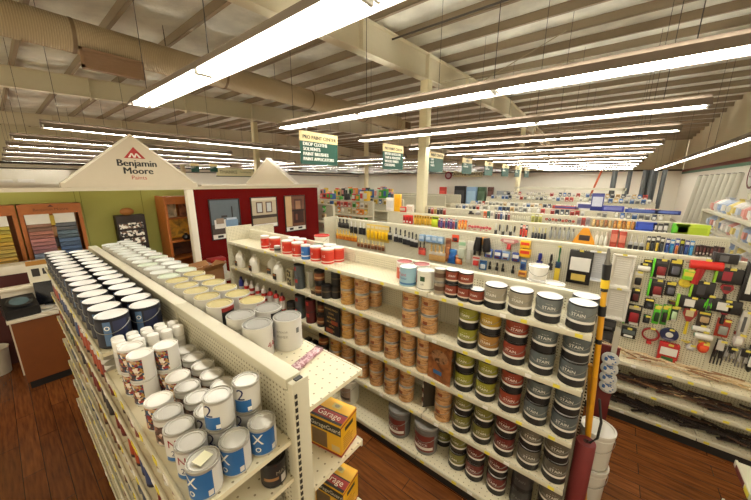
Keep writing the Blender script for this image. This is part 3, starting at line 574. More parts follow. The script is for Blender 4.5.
pn(NC, .31, 1.148, ZN, 'white can with red letter, second from the front along the outer row', .9); pn(NC, .31, 1.268, ZN, 'white can with red letter, third from the front along the outer row', .9)
pn(TWO, .425, 1.268, ZN, 'white can with navy 2 standing low behind the left stack', 1)
for i, (x, y, p, w) in enumerate(((.545, 1.268, LC, 'silver-white can directly behind the right stack'), (.545, 1.388, MO2, 'can beside the spine, fourth from the front'), (.545, 1.508, MO2, 'can beside the spine, fifth from the front'), (.55, 1.628, MO2, 'can beside the spine, sixth from the front'), (.55, 1.748, MO2, 'can beside the spine, seventh from the front'), (.55, 1.868, MO2, 'can beside the spine, eighth from the front'), (.43, 1.388, MO2, 'brown-pictured can in the middle row, fourth from the front'), (.43, 1.508, MO2, 'brown-pictured can in the middle row, fifth from the front'), (.43, 1.628, MO, 'white can in the middle row, sixth from the front'), (.31, 1.388, MO2, 'brown-pictured can in the outer row, fourth from the front'), (.31, 1.508, MO, 'mosaic-pictured can in the outer row, fifth from the front'))):
    pn(p, x, y, ZN, w+', near run top shelf', .55)
for i, (x, y) in enumerate(((.43, 1.748), (.32, 1.748), (.31, 1.868))):
    w = ['next to the spine row', 'in front of the white caps', 'nearest the outer lip'][i]
    for k in range(2): pn(MO, x, y, ZN+.1335*k, f'can with mosaic picture, {["lower","upper"][k]} of the pair {w}', .5)
WT = Proto(lambda: (lambda t: (B().lathe([(0, 0), (.029, 0), (.031, .006), (.031, .13), (.027, .15)], 20).obj('body', offw, t), B().lathe([(.029, .146), (.0305, .15), (.0305, .198), (.028, .205), (0, .206)], 20).obj('cap', WHT, t), B().lathe([(.0314, .02), (.0314, .115)], 20).obj('label', M((206, 204, 200), .5, var=.3, scale=60), t), t)[-1])(E('spray_can')))
for i, (x, y) in enumerate(((.31, 2.055), (.38, 2.05), (.45, 2.055), (.52, 2.05), (.585, 2.06), (.305, 2.12), (.375, 2.115), (.445, 2.12), (.515, 2.115), (.31, 2.176), (.38, 2.176), (.45, 2.176), (.52, 2.176), (.588, 2.15))):
    WT.put((x, y, ZN+.0015), rnd(0, 6), f'white-capped spray can, {od(i%5+1 if i < 5 else (i-4 if i < 9 else i-8))} from the left in the {["front","middle","rear"][0 if i < 5 else 1 if i < 9 else 2]} row behind the mosaic cans', 'spray can', 'white spray cans on the near run')
# navy gallons on the far sections
navy = M((12, 14, 26), .6); nlab = M((17, 22, 40), .55)
NG = Proto(can, 'paint_can', .083, .19, navy, lidw, nlab, (.06, .9), [('o', .06, .62, WHT, 0)], arcs=((-.22, .22, .1, .9, M((80, 112, 150), .4)), (.35, 1.2, .1, .9, M((26, 34, 66), .4))), handle=True)
for r, x in enumerate((.325, .5)):
    for i in range(15 if r == 0 else 14):
        NG.put((x, 2.315+i*.181+(.03 if r else 0), 1.907), .9+rnd(-.25, .25), f'navy paint can with white lid, {od(i+1)} from the front in the {["outer","inner"][r]} row', 'paint can', 'navy paint cans on the near run')
# right-hand side, lids in two columns
greyl = M((150, 148, 140), .4, .3); tanl = M((176, 162, 104), .4); whl = M((204, 208, 202), .4, var=.05)
G_PL = Proto(can, 'paint_can', .080, .19, offw, greyl, offw, (.05, .95), [('INTERIOR', .016, .62, M((120, 116, 110), .5), -.5), ('PRIMER', .022, .45, M((150, 146, 140), .5), -.5)], arcs=((.55, .8, .55, .72, M((110, 112, 110), .5)),))
G_RD = Proto(can, 'paint_can', .080, .19, offw, greyl, offw, (.05, .95), [('4A', .05, .3, redi, .55)], arcs=((.95, 1.4, .1, .9, navyi),))
G_BK = Proto(can, 'paint_can', .080, .19, offw, greyl, offw, (.05, .95), [], arcs=((.2, 1.5, .1, .92, BLK),))
G_RB = Proto(can, 'paint_can', .080, .19, offw, tanl, offw, (.05, .95), [('2', .06, .35, WHT, .7)], arcs=((.1, 1.5, .06, .8, BLK), (.1, 1.5, .8, .94, M((150, 40, 34), .4))))
G_TN = Proto(can, 'paint_can', .080, .19, offw, tanl, offw, (.05, .95), [], arcs=((.4, 1.4, .1, .9, M((70, 56, 50), .4)),))
G_WH = Proto(can, 'paint_can', .080, .19, offw, whl, offw, (.05, .95), [], arcs=((.3, 1.4, .1, .9, M((150, 160, 150), .4)),), handle=True)
G_GR = Proto(can, 'paint_can', .080, .19, offw, M((188, 198, 178), .4), offw, (.05, .95), [], arcs=((.3, 1.4, .1, .9, M((90, 130, 80), .4)),))
colA = [(1.5, G_PL), (1.70, G_BK), (1.89, G_RB), (2.08, G_RB), (2.27, G_TN), (2.46, G_TN), (2.64, G_TN), (2.82, G_TN), (3.0, G_GR), (3.18, G_WH), (3.36, G_WH), (3.54, G_WH), (3.72, G_GR), (3.9, G_WH), (4.08, G_WH), (4.26, G_WH), (4.44, G_WH), (4.62, G_WH), (4.8, G_WH), (4.98, G_WH)]
colB = [(1.55, G_RD), (1.735, G_PL), (2.0, G_RB), (2.19, G_TN), (2.37, G_TN), (2.55, G_TN), (2.73, G_TN), (2.91, G_GR), (3.09, G_WH), (3.27, G_WH), (3.45, G_GR), (3.63, G_WH), (3.81, G_WH), (3.99, G_WH), (4.17, G_WH), (4.35, G_WH), (4.53, G_WH), (4.71, G_WH), (4.89, G_WH)]
nm = {id(G_PL): 'grey-lidded white can', id(G_BK): 'grey-lidded black-labelled can', id(G_RD): 'grey-lidded can with red mark', id(G_RB): 'tan-lidded black and red can', id(G_TN): 'tan-lidded white can', id(G_WH): 'white-lidded can', id(G_GR): 'pale green-lidded can'}
for k, col in enumerate((colA, colB)):
    for i, (y, p) in enumerate(col):
        p.put((.962 if k == 0 else .80, y-.075, 1.927), 1.2+rnd(-.25, .25), f'{nm[id(p)]}, {od(i+1)} from the near end, {["outer row by the aisle","inner row against the spine"][k]}', 'paint can', 'paint cans on the near run right side')
t = tag(E('sample_strip', (.935, 1.215, 1.9265), -1.35), 'pink speckled sample strip lying on the near run end shelf', 'strip')
B().box(-.028, .028, -.11, .11, 0, .018, bev=.005).obj('pack', patchy('pink_speckle', [(.3, (150, 100, 110)), (.5, (206, 176, 180)), (.75, (230, 214, 214))], 60, 'noise', .35), t); B().box(-.026, .026, .1, .112, .004, .02).obj('end_tab', M((110, 80, 80), .5), t)
# yellow floor coating kits
def kit():
    t = E('floor_kit'); W, D, Hh = .155, .20, .195; yl = M((226, 172, 24), .45); bk = M((30, 24, 22), .45); rd = M((150, 34, 26), .45); cr = M((236, 226, 200), .5)
    B().box(0, W, 0, D, 0, Hh, bev=.002).obj('carton', yl, t)
    b = B(); b.box(-.001, 0, 0, D, Hh*.66, Hh*.93); b.text('GarageGuard', .036, lambda x, y: Vector((-.002, D*.5-x, Hh*.73+y)), 1, .014); b.obj('front_band', [bk, cr], t, smooth=False)
    b = B(); b.box(-.001, 0, D*.05, D*.3, Hh*.12, Hh*.3, 0); b.box(-.001, 0, D*.45, D*.95, Hh*.1, Hh*.6, 1); b.obj('front_picture', [M((206, 180, 120), .5), M((120, 90, 60), .5, var=.4, scale=20)], t, smooth=False)
    B().box(-.0015, W+.001, -.0015, D+.001, 0, .012).obj('red_edge', rd, t, smooth=False); B().box(-.0012, W, -.0012, 0, Hh*.9, Hh*.95).obj('red_edge', rd, t, smooth=False); B().box(0, W, D*.97, D, Hh, Hh+.001).obj('red_edge', rd, t, smooth=False)
    B().box(W*.25, W*.75, -.001, 0, Hh*.68, Hh*.8).obj('hand_slot', bk, t, smooth=False)
    b = B(); [b.box(W*.14, W*(.4+.4*rnd(0, 1)), -.001, 0, .03+k*.014, .036+k*.014) for k in range(6)]; b.obj('printed_text', M((186, 130, 20), .5), t, smooth=False)
    b = B(); b.box(W*.1, W*.42, 0, D, Hh, Hh+.001, 0); b.box(0, W*.1, 0, D, Hh, Hh+.001, 1); b.box(W*.42, W*.47, 0, D, Hh, Hh+.001, 1); b.text('Garage', .052, lambda x, y: Vector((W*.16+y, D*.5-x, Hh+.0018)), 2, .016); b.obj('top_band', [rd, bk, cr], t, smooth=False)
    b = B(); b.box(W*.6, W*.82, D*.35, D*.62, Hh, Hh+.001); b.prism([(W*.71+.011*math.cos(q*PI/6), D*.48+.016*math.sin(q*PI/6)) for q in range(12)], 'z', Hh, Hh+.0018, 1); b.obj('top_picture', [M((206, 190, 110), .5), M((150, 140, 110), .5)], t, smooth=False)
    return t
KT = Proto(kit)
KT.put((.902, .932, 1.4765), .19, 'yellow and black floor coating carton on the second shelf of the near run end', 'carton', 'floor coating cartons'); KT.put((.91, .935, 1.0315), .17, 'yellow and black floor coating carton on the shelf below the upper one', 'carton', 'floor coating cartons')
t = tag(E('end_shelving', (0, 0, 0)), 'low cream shelf corner with yellow tag at the lower right photo corner', 'shelving')
for z in (.8, .42, .12):
    o = B().box(2.1, 3.22, -1.6, -1.045, z-.022, z).obj('shelf', cream, t, smooth=False); B().box(2.1, 3.23, -1.045, -1.03, z-.045, z+.006, bev=.003).obj('price_strip', cream, o)
    B().box(2.9, 2.98, -1.03, -1.027, z-.042, z-.004).obj('price_tag', yellowtag, o, smooth=False); B().box(3.0, 3.18, -1.03, -1.027, z-.042, z-.004).obj('strip_label', M((110, 40, 30), .5), o, smooth=False); B().box(2.6, 2.84, -1.03, -1.027, z-.042, z-.004).obj('strip_label', M((110, 40, 30), .5), o, smooth=False)
B().box(2.1, 3.22, -1.64, -1.605, 0, 1.3).obj('pegboard_panel', pegend, t, smooth=False); B().box(3.2, 3.23, -1.6, -1.56, 0, 1.3).obj('upright', cream, t, smooth=False)
place(Proto(can, 'paint_can', .08, .185, offw, whl, M((190, 196, 196), .4), (.06, .93)), 3.06, -1.2, .8, 'pale can on the low shelf at the lower right photo corner'); place(Proto(can, 'paint_can', .08, .185, offw, whl, M((120, 150, 140), .4), (.06, .93), arcs=((-3, 3, .3, .5, M((220, 220, 214), .4)),)), 3.03, -1.16, .42, 'blue-green can on the shelf below the pale can at lower right')
place(Proto(can, 'paint_tin', .055, .125, BLK, BLK, M((36, 34, 36), .4), (.1, .9), [('MAX', .026, .5, M((150, 140, 120), .5), .6)], arcs=((.5, 1.0, .1, .4, M((200, 196, 190), .4)), (-.9, .3, .3, .42, M((150, 110, 70), .5)))),   .573, 1.03, 1.586, 'black tin alone on the second shelf by the slotted upright', 'tin', rz=1.1)
for i, x in enumerate((.36, .47, .58)): place(Proto(can, 'paint_tin', .05, .125, offw, shiny, M((226, 220, 206), .4), (.1, .9), arcs=((-.6, .3, .2, .7, [redi, navyi, M((60, 90, 60), .5)][i]),)), x, 1.07, 1.281, f'white tin, {od(i+1)} from the lip on the third shelf at the near run end', 'tin', rz=1)
# small tins and jars standing behind the lips of the lower left shelves
def tin(c, c2, r=.042, h=.165, lidc=(200, 198, 190)):
    def f():
        o = B().lathe([(0, 0), (r, 0), (r, h*.12), (r*1.004, h*.13), (r*1.004, h*.8), (r, h*.81), (r, h*.97), (r*.96, h), (0, h)], 14, [0, 0, 0, 1, 0, 2, 2, 2, 2]).obj('small_tin', [M(c, .4), M(c2, .45), M(lidc, .35, .3)]); return o
    return Proto(f)
TN = {'red': tin((80, 24, 22), (110, 34, 28)), 'dark green': tin((30, 44, 36), (46, 66, 50)), 'navy': tin((26, 30, 52), (48, 66, 110)), 'brown': tin((60, 40, 28), (110, 70, 44)), 'orange': tin((36, 28, 26), (160, 66, 34)), 'white': tin((206, 204, 196), (150, 120, 100)), 'black': tin((26, 25, 25), (52, 48, 48)), 'cream': tin((214, 206, 180), (120, 60, 50)), 'grey': tin((110, 110, 108), (70, 80, 96))}
pal = {0: [['white', 'cream', 'grey', 'brown']], 1: [['black', 'navy', 'orange', 'red']], 2: [['brown', 'white', 'black', 'grey']], 3: [['black', 'navy', 'grey', 'brown']], 4: [['dark green', 'black', 'red', 'brown']], 5: [['red', 'black', 'brown', 'black']]}
secn = ['near', 'middle', 'far']; secy = ((.97, 2.18), (2.24, 3.62), (3.68, 5.06))
for si, (a, c) in enumerate(secy):
    for k, z in enumerate([1.585, 1.28, .98, .68, .40, .13]):
        if z > 1.2 and si == 0 and k > 1: continue
        pitch = .096; n = int((c-a-(.1 if k < 2 and si == 0 else 0))/pitch); st = a+(.12 if k < 2 and si == 0 else .05); run = None
        cnt = 0
        for i in range(n):
            if i % 3 == 0: run = random.choice(pal[1 if (si and k == 0) else (4 if (si and k == 1) else k)][0])
            if rnd(0, 1) < .06: continue
            cnt += 1
            TN[run].put((.287+rnd(-.002, .01), st+i*pitch, z+.0015), rnd(0, 6), f'{run} tin, {od(cnt)} from the near end, {secn[si]} bay, {["second","third","fourth","fifth","sixth","bottom"][k]} left shelf', 'tin', f'small tins on the near run left face')
# second row seen over the first on the top two lower shelves
# ------------------------------------------------------------------ hanging signs
green = M((8, 70, 54), .5, var=.05); signcr = M((236, 216, 160), .5, var=.04); ledge = M((20, 50, 40), .5)
def sign(x, z, w, h, y, lines, head, label, small=False, chain=.35):
    t = tag(E('hanging_sign', (x, y, z)), label, 'sign', 'aisle signs')
    B().box(-w/2, w/2, -.012, .012, -h/2, h*.2).obj('green_panel', green, t, smooth=False)
    B().box(-w/2-.004, w/2+.004, -.014, .014, h*.2, h/2).obj('header_panel', signcr, t, smooth=False)
    b = B(); n = len(lines)
    for q in (-1, 0, 1):
        if head: b.text(head, min(h*.22, w*1.6/max(8, len(head))), lambda a, c, q=q: Vector((a+q*w*.004, -.0165-.0004*q, h*.275+c)), 1)
    for i, s in enumerate(lines):
        sz = min(h*.15, w*1.5/max(8, len(s)))
        for q in (-1, 0, 1): b.text(s, sz, lambda a, c, i=i, q=q: Vector((a-w*.44+q*w*.005, -.0145-.0004*q, h*.07-i*h*.15+c)), 0, 0, True)
    b.obj('lettering', [M((240, 240, 232), .5), M((8, 24, 20), .6)], t, smooth=False)
    for sg in (-1, 1): B().tube([(sg*w*.34, 0, h/2), (sg*w*.28, 0, h/2+chain)], .004, 5).obj('chain', steel, t)
Ysg = 4.12
sign(3.650, 3.429, 0.831, 0.521, Ysg, ['DROP CLOTHS', 'SOLVENTS', 'PAINT BRUSHES', 'PAINT APPLICATORS'], 'PRO PAINT CENTER', 'green and cream paint center sign, nearest and largest of the row', chain=.27)
sign(5.860, 3.434, 0.779, 0.538, Ysg, ['BRUSH & ROLLERS', 'TAPE & ADHESIVE', 'WOOD FINISH', 'CAULKING'], 'PRO PAINT CENTER', 'green and cream hanging sign left of the column, second in the row', chain=.3)
sign(7.985, 3.429, 0.822, 0.530, Ysg, ['TAPE', 'GLUE', 'TARPS'], 'PAINT CENTER', 'green and cream hanging sign just right of the column, third in the row', chain=.3)
for i, (u0, u1, v0, v1) in enumerate(((462.5, 471.5, 158.5, 174), (485, 492.5, 162, 175.5), (502, 508.5, 164.5, 176.5), (515, 519.5, 166.5, 177), (524.5, 529, 168, 177.5))):
    a = [10.255, 3.410, 0.794, 0.508], [12.514, 3.404, 0.903, 0.517], [14.812, 3.405, 1.028, 0.527], [16.958, 3.406, 0.891, 0.517], [19.060, 3.407, 1.087, 0.517]
    sign(*a[i], Ysg, ['TOOLS', 'HARDWARE'], 'AISLE', f'small distant green hanging sign, {od(i+4)} in the row receding right', chain=.3)
t = tag(E('store_sign', (0, 0, 0)), 'long cream THANKS sign hanging at the back above the red wall', 'sign')
sx, sz, sw, sh = 7.208, 3.258, 1.744, 0.339; t.location = (sx, 14, sz)
B().box(-sw/2, sw/2, -.02, .02, -sh/2, sh/2).obj('panel', M((226, 216, 170), .5), t, smooth=False); b = B(); b.text('THANKS', sh*.62, lambda a, c: Vector((a-sw*.2, -.024, -sh*.2+c)), 0, .03); b.text('for shopping', sh*.3, lambda a, c: Vector((a+sw*.27, -.024, -sh*.05+c)), 0, .02); b.obj('lettering', M((20, 44, 30), .5), t, smooth=False)
B().box(-sw/2-.03, sw/2+.03, -.015, .015, -sh/2-.04, -sh/2).obj('bottom_rail', M((60, 80, 60), .5), t, smooth=False)
for sg in (-1, 1): B().tube([(sg*sw*.4, 0, sh/2), (sg*sw*.4, 0, sh/2+1.2)], .006, 5).obj('chain', steel, t)
for i, (u0, u1) in enumerate(((190, 200), (210, 217.5))):
    a = ([4.692, 3.326, 0.267, 0.297], [5.346, 3.341, 0.274, 0.292])[i]
    sign(*a, 12, ['OFFICE', 'EXIT'], '', f'small green sign hanging at the back, {["left","right"][i]} of two above the red wall', chain=.5)
t = tag(E('store_sign', (34.6, 0, 0)), 'long cream garden department sign high on the far wall', 'sign'); gy, gz, gw, gh = 13.774, 3.753, 3.472, 0.675; t.location = (34.6, gy, gz)
B().box(-.03, .03, -gw/2, gw/2, -gh/2, gh/2).obj('panel', M((232, 220, 170), .5), t, smooth=False); b = B(); b.text('LAWN & GARDEN', gh*.7, lambda a, c: Vector((-.035, -a, -gh*.25+c)), 0, .03); b.obj('lettering', M((50, 60, 40), .5), t, smooth=False)
t = tag(E('round_sign', (34.7, 0, 0)), 'small round red and white sign on the far wall left of the garden sign', 'sign'); gy, gz, gw, gh = 16.175, 3.601, 0.911, 0.824; t.location = (34.7, gy, gz)
B().cyl(gw/2, -.04, 0, 24, axis='x').obj('disc', M((150, 40, 60), .5), t); B().cyl(gw*.3, -.06, -.03, 24, axis='x').obj('centre', M((226, 200, 206), .5), t)
t = tag(E('round_sign', (0, 0, 0)), 'big round white sign with dark red lettering on the right wall at the photo edge', 'sign'); lx, lz, lw, lh = 17.677, 3.218, -2.530, 1.138; t.location = (lx, -3.97, lz)
B().cyl(lh/2, 0, .06, 40, axis='y').obj('disc', M((236, 232, 226), .45), t); B().lathe([(lh*.40, .06), (lh*.40, .075), (lh*.46, .075), (lh*.46, .06)], 40, axis='y').obj('ring', M((110, 34, 40), .5), t)
b = B(); b.text('OKS', lh*.34, lambda a, c: Vector((-a, .066, -lh*.1+c)), 0, .03); b.obj('lettering', M((110, 34, 40), .5), t, smooth=False)
# ------------------------------------------------------------------ paint kiosk: gables, red wall, green wall
gab = M((214, 202, 178), .55, var=.05); edge = M((244, 238, 220), .45, var=.03)
def gable(name, label, half, hgt, text):
    t = tag(E(name), label, 'gable')
    b = B(); b.prism([(-half, 0), (half, 0), (0, hgt)], 'y', 0, .12); b.obj('panel', gab, t, smooth=False)
    for sg, e in ((-1, 'left'), (1, 'right')):
        b = B(); L = math.hypot(half, hgt); q = [(sg*half, 0), (0, hgt), (0, hgt+.03), (sg*(half+.05), -.0)]; b.prism(q, 'y', -.02, .14); b.obj('edge_trim', edge, t, smooth=False)
    B().box(-half-.05, half+.05, -.02, .14, -.07, 0).obj('base_trim', gab, t, smooth=False)
    if text:
        b = B(); blk = M((34, 32, 30), .5); rd = M((176, 40, 34), .5)
        [b.text(tx, .165, lambda a, c, q=q, zz=zz: Vector((a+.045+q, -.003-abs(q+.006)*.05, zz+c))) for tx, zz in (('Benjamin', .30), ('Moore', .165)) for q in (-.006, 0, .006)]; b.text('Paints', .1, lambda a, c: Vector((a+.04, -.003, .065+c)), 1, .002)
        b.obj('lettering', [blk, rd], t, smooth=False)
        b = B(); b.prism([(-.14, .44), (.18, .44), (.02, .64)], 'y', -.004, -.001, 0)
        for q in ([(-.08, .452), (-.045, .452), (-.01, .53), (-.03, .53)], [(.0, .452), (.03, .452), (.06, .53), (.04, .53)], [(-.03, .53), (-.01, .53), (.03, .452), (.0, .452)], [(.04, .53), (.06, .53), (.12, .452), (.08, .452)]): b.prism(q, 'y', -.007, -.004, 1)
        b.obj('logo', [rd, M((240, 232, 220), .5)], t, smooth=False)
    return t
g = gable('kiosk_gable', 'large cream triangular gable with red triangle logo over the paint counter', 0.96, .83, True); g.location = (1.715, 7.0, 2.837)
g = gable('kiosk_gable', 'plain cream triangular gable beyond the red wall, left of the green sign', 1.45, .82, False); g.location = (6.03, 9.5, 2.79); g.rotation_euler = (0, 0, -PI/2)
t = tag(E('kiosk_entrance', (0, 0, 0)), 'cream post and long header beam framing the paint counter opening', 'entrance')
B().box(-1.2, 6.1, 6.99, 7.11, 2.705, 2.765).obj('header', M((214, 204, 180), .5, var=.04), t, smooth=False); B().box(2.50, 2.63, 6.96, 7.1, 0, 2.703, bev=.01).obj('post', edge, t); B().box(2.8, 6.1, 6.94, 7.13, 2.767, 2.80).obj('wall_cap', M((232, 222, 200), .5, var=.04), t, smooth=False)
redwall = M((98, 16, 13), .9, var=.08, scale=2)
struct(B().box(2.636, 6.05, 7.0, 7.1, 0, 2.70).obj('wall_kiosk_front', redwall, smooth=False)); struct(B().box(5.95, 6.05, 7.1, 11, 0, 2.72).obj('wall_kiosk_side', redwall, smooth=False))
gw_ = M((190, 192, 100), .6, var=.1, scale=.8)
b = B(); b.box(-1.5, 5.9, 8.2, 8.3, 0, 2.72)
for q in (.98, 1.06, 2.03, 3.2): b.box(q-.004, q+.004, 8.195, 8.2, 0, 2.72, 1)
struct(b.obj('wall_kiosk_back', [gw_, M((140, 142, 70), .6)], smooth=False))
struct(B().box(-4, 3.5, 29.4, 29.9, 2.55, 3.5).obj('trim_6', wwhite, smooth=False))
for i, a in enumerate(((0.679, 2.766, 0.508, 0.179), (1.489, 2.784, 0.709, 0.216))): tag(B().box(-a[2]/2, a[2]/2, -.05, 0, -a[3]/2, a[3]/2, bev=.02).obj('wall_panel', M((246, 244, 236), .4), loc=(a[0], 29.39, a[1])), ['pale panel on the far left back wall, cut by the photo edge', 'pale panel on the far left back wall, right one of two'][i], 'panel')
# framed room photographs on the red wall
def frame_pic(x, z, w, h, nm, kind):
    t = tag(E('framed_picture', (x, 6.995, z)), nm, 'picture', 'framed pictures on the red wall'); fr = M((36, 24, 22), .4)
    b = B(); f = .02
    for q in ((-w/2, w/2, h/2-f, h/2), (-w/2, w/2, -h/2, -h/2+f), (-w/2, -w/2+f, -h/2, h/2), (w/2-f, w/2, -h/2, h/2)): b.box(q[0], q[1], -.03, 0, q[2], q[3])
    b.obj('frame', fr, t, smooth=False); cap = h*.12
    sub = [[((-.5, .5, 0, 1), (96, 106, 112)), ((-.5, .5, 0, .28), (70, 58, 52)), ((-.4, .0, .16, .42), (226, 222, 214)), ((-.34, -.08, .3, .46), (150, 130, 110)), ((-.02, .42, .1, .4), (130, 160, 190)), ((.02, .38, .4, .46), (196, 210, 224)), ((.22, .26, .46, .8), (40, 38, 40)), ((-.15, .05, .48, .54), (60, 56, 56))],
           [((-.5, .5, 0, 1), (204, 190, 162)), ((-.5, .5, 0, .3), (176, 160, 130)), ((-.5, .5, .22, .34), (60, 48, 42)), ((-.32, -.06, .42, .84), (84, 46, 36)), ((-.28, -.1, .46, .8), (206, 210, 208)), ((.06, .32, .42, .84), (84, 46, 36)), ((.1, .28, .46, .8), (206, 210, 208)), ((-.5, .5, .9, 1), (226, 218, 200))],
           [((-.5, .5, 0, 1), (110, 70, 50)), ((-.5, -.18, 0, 1), (206, 176, 130)), ((-.1, .42, .1, .5), (58, 30, 26)), ((-.05, .36, .5, .9), (84, 46, 36)), ((.02, .28, .56, .84), (150, 110, 80)), ((-.16, .46, .5, .55), (40, 24, 20)), ((-.0, .1, .2, .4), (120, 70, 50))]][kind]
    b = B(); ms = []; W = w-2*f; HH = h-2*f-cap
    for i, ((x0, x1, z0, z1), c) in enumerate(sub): b.box(x0*W, x1*W, -.012-.0008*i, 0, -h/2+f+cap+z0*HH, -h/2+f+cap+z1*HH, i); ms.append(M(c, .4, var=.2, scale=12))
    b.obj('print', ms, t, smooth=False)
    b = B(); b.box(-w/2+f, w/2-f, -.02, 0, -h/2+f, -h/2+f+cap*.9)
    if kind != 1: b.box(-w*.32, -w*.14, -.022, -.02, -h/2+f+cap*.2, -h/2+f+cap*.7, 1); b.box(w*.1, w*.3, -.022, -.02, -h/2+f+cap*.25, -h/2+f+cap*.7, 1)
    b.obj('caption_strip', [M((232, 228, 220), .4), M((40, 36, 36), .5)], t, smooth=False)
frame_pic(3.257, 2.023, 0.697, 0.918, 'framed grey bedroom picture on the red wall, leftmost of three', 0)
frame_pic(4.254, 2.097, 0.733, 0.787, 'framed picture of a cream room with two mirrors, middle of the red wall', 1)
frame_pic(5.203, 2.003, 0.696, 0.992, 'framed brown dining room picture at the right of the red wall', 2)
# colour chip racks against the green wall
oak = M((186, 108, 46), .45, var=.25, scale=14); oakd = M((96, 48, 20), .5, var=.2)
def chip_rack(x0, x1, zt, zb, cols, label, extra=False):
    t = tag(E('color_chip_rack', ((x0+x1)/2, 7.55, 0)), label, 'display rack', 'paint chip racks on the green wall'); w = x1-x0
    b = B(); b.box(-w/2, w/2, .05, .6, 0, zb); b.box(-w/2, w/2, .56, .6, zb, zt); b.box(-w/2, -w/2+.05, .3, .58, zb, zt); b.box(w/2-.05, w/2, .3, .58, zb, zt)
    b.obj('cabinet', oak, t, smooth=False)
    b = B(); b.box(-w/2, w/2, .28, .6, zt-.17, zt); b.obj('header', oak, t, smooth=False)
    b = B(); b.text('Benjamin Moore', .065, lambda a, c: Vector((a, .277, zt-.115+c)), 0, .006); b.prism([(-.04, zt-.05), (.04, zt-.05), (0, zt-.01)], 'y', .274, .28); b.obj('header_lettering', oakd, t, smooth=False)
    n = len(cols); cw = (w-.14)/n
    cols = [[tuple(int(v*f) for v in c) for c in col for f in (1, .86)] for col in cols]
    for k, col in enumerate(cols):
        xa = -w/2+.06+k*cw+(.02 if k else 0); xb = -w/2+.05+(k+1)*cw-.02
        b = B(); b.box(xa, xb, .29, .31, zt-.34, zt-.135); b.obj('white_band', M((240, 238, 230), .5), t, smooth=False)
        m = len(col)
        for i, c in enumerate(col):
            za = zt-.345-i*(zt-.345-zb)/m; zc = za-(zt-.345-zb)/m+.012; ya = .30-.015*i
            b = B(); b.prism([(ya, za), (ya-.03, zc), (ya+.1, zc), (ya+.1, za)], 'x', xa, xb); b.obj('chip_row', M(c, .5, var=.3, scale=30), t, smooth=False)
        if k == 0 and n > 1:
            for i, c in enumerate(((206, 176, 60), (150, 110, 70), (40, 30, 26), (170, 130, 60))):
                zz = zt-.2-i*.2; b = B(); b.box(xb+.0, xb+.035+.02, .27, .285, zz-.17, zz); b.obj('brochure', M(c, .5, var=.3, scale=20), t, smooth=False)
ylw = [(196, 180, 80), (204, 176, 60), (196, 158, 60), (186, 160, 74), (190, 150, 60), (170, 110, 60), (160, 96, 64), (150, 92, 70), (140, 84, 60)]
pnk = [(160, 120, 100), (176, 116, 100), (184, 124, 120), (150, 100, 104), (110, 120, 140), (150, 116, 140), (120, 76, 96), (110, 70, 80), (90, 60, 70)]
blu = [(100, 104, 110), (90, 110, 124), (70, 96, 130), (48, 78, 120), (50, 74, 104), (84, 104, 110), (110, 124, 110), (90, 110, 90)]
chip_rack(-.62, .19, 2.47, 1.0, [ylw], 'wooden rack of yellow and orange color chips at the left photo edge'); chip_rack(.21, .99, 2.47, 1.0, [pnk, blu], 'wooden rack of pink and blue color chips, right one on the green wall')
# brochure spinner and wooden cabinet
t = tag(E('card_rack', (1.7, 7.85, 0)), 'black rack of small black and white cards by the green wall', 'rack')
B().box(-.24, .24, -.02, .2, 0, 2.18).obj('stand', M((40, 28, 26), .5), t, smooth=False); B().ell((-.03, .05, 2.25), (.12, .06, .08)).obj('wooden_ornament', M((176, 116, 56), .5), t)
for r in range(6):
    for c in range(2):
        b = B(); z = 2.02-r*.16; x = -.21+c*.2; b.prism([(-.03, z), (-.07, z-.11), (-.02, z-.11), (-.02, z)], 'x', x, x+.19)
        b.obj('card_pocket', [patchy('bw_cards', [(0, (30, 28, 28)), (.35, (226, 222, 212)), (.6, (120, 90, 70)), (.8, (240, 236, 228))], 26, 'voronoi', .5)] if (r+c) == 0 else [bpy.data.materials['bw_cards']], t, smooth=False)
t = tag(E('oak_cabinet', (2.56, 7.5, 0)), 'tall open oak cabinet with lit picture boards behind the white post', 'cabinet')
b = B(); b.box(-.33, -.28, 0, .55, 0, 2.55); b.box(.38, .43, 0, .55, 0, 2.55); b.box(-.279, .379, .5, .54, 0, 2.54); b.box(-.279, .379, .01, .499, 2.38, 2.54); b.obj('carcass', oak, t, smooth=False)
for z in (.5, 1.15, 1.55, 2.05): B().box(-.28, .38, .04 if z < 2 else .2, .5, z-.02, z+.02).obj('shelf', oak, t, smooth=False)
for i, (x0, x1, z0, z1, c) in enumerate(((-.26, -.02, 2.08, 2.36, (206, 186, 150)), (.04, .34, 2.08, 2.36, (150, 96, 66)), (-.26, .36, 1.6, 2.02, (196, 146, 50)), (-.25, .3, 1.2, 1.5, (84, 50, 36)))):
    B().box(x0, x1, .3, .32, z0, z1).obj('picture_board', patchy('board_print_%s' % 'abcd'[i], [(.3, tuple(int(v*.4) for v in c)), (.5, c), (.7, tuple(min(255, int(v*1.2)) for v in c))], 7, 'noise', .5, (1, 1, 1), False), t, smooth=False)
tag(B().lathe([(0, 0), (.06, 0), (.09, .05), (.07, .1), (.03, .12), (.035, .15), (0, .15)], 16).obj('dark_vase', M((34, 26, 24), .3), loc=(2.59, 7.56, 1.572)), 'small dark vase on the oak cabinet shelf in front of the yellow picture', 'vase')
t = tag(E('oak_table', (2.3, 6.8, 0)), 'small round oak side table in front of the oak cabinet', 'table'); B().cyl(.2, 1.0, 1.03, 24).obj('table_top', M((196, 140, 80), .4), t)
for k in range(3): a = k*2.1; B().tube([(.12*math.cos(a), .12*math.sin(a), 1.0), (.18*math.cos(a), .18*math.sin(a), 0)], .02, 8).obj('leg', oak, t)
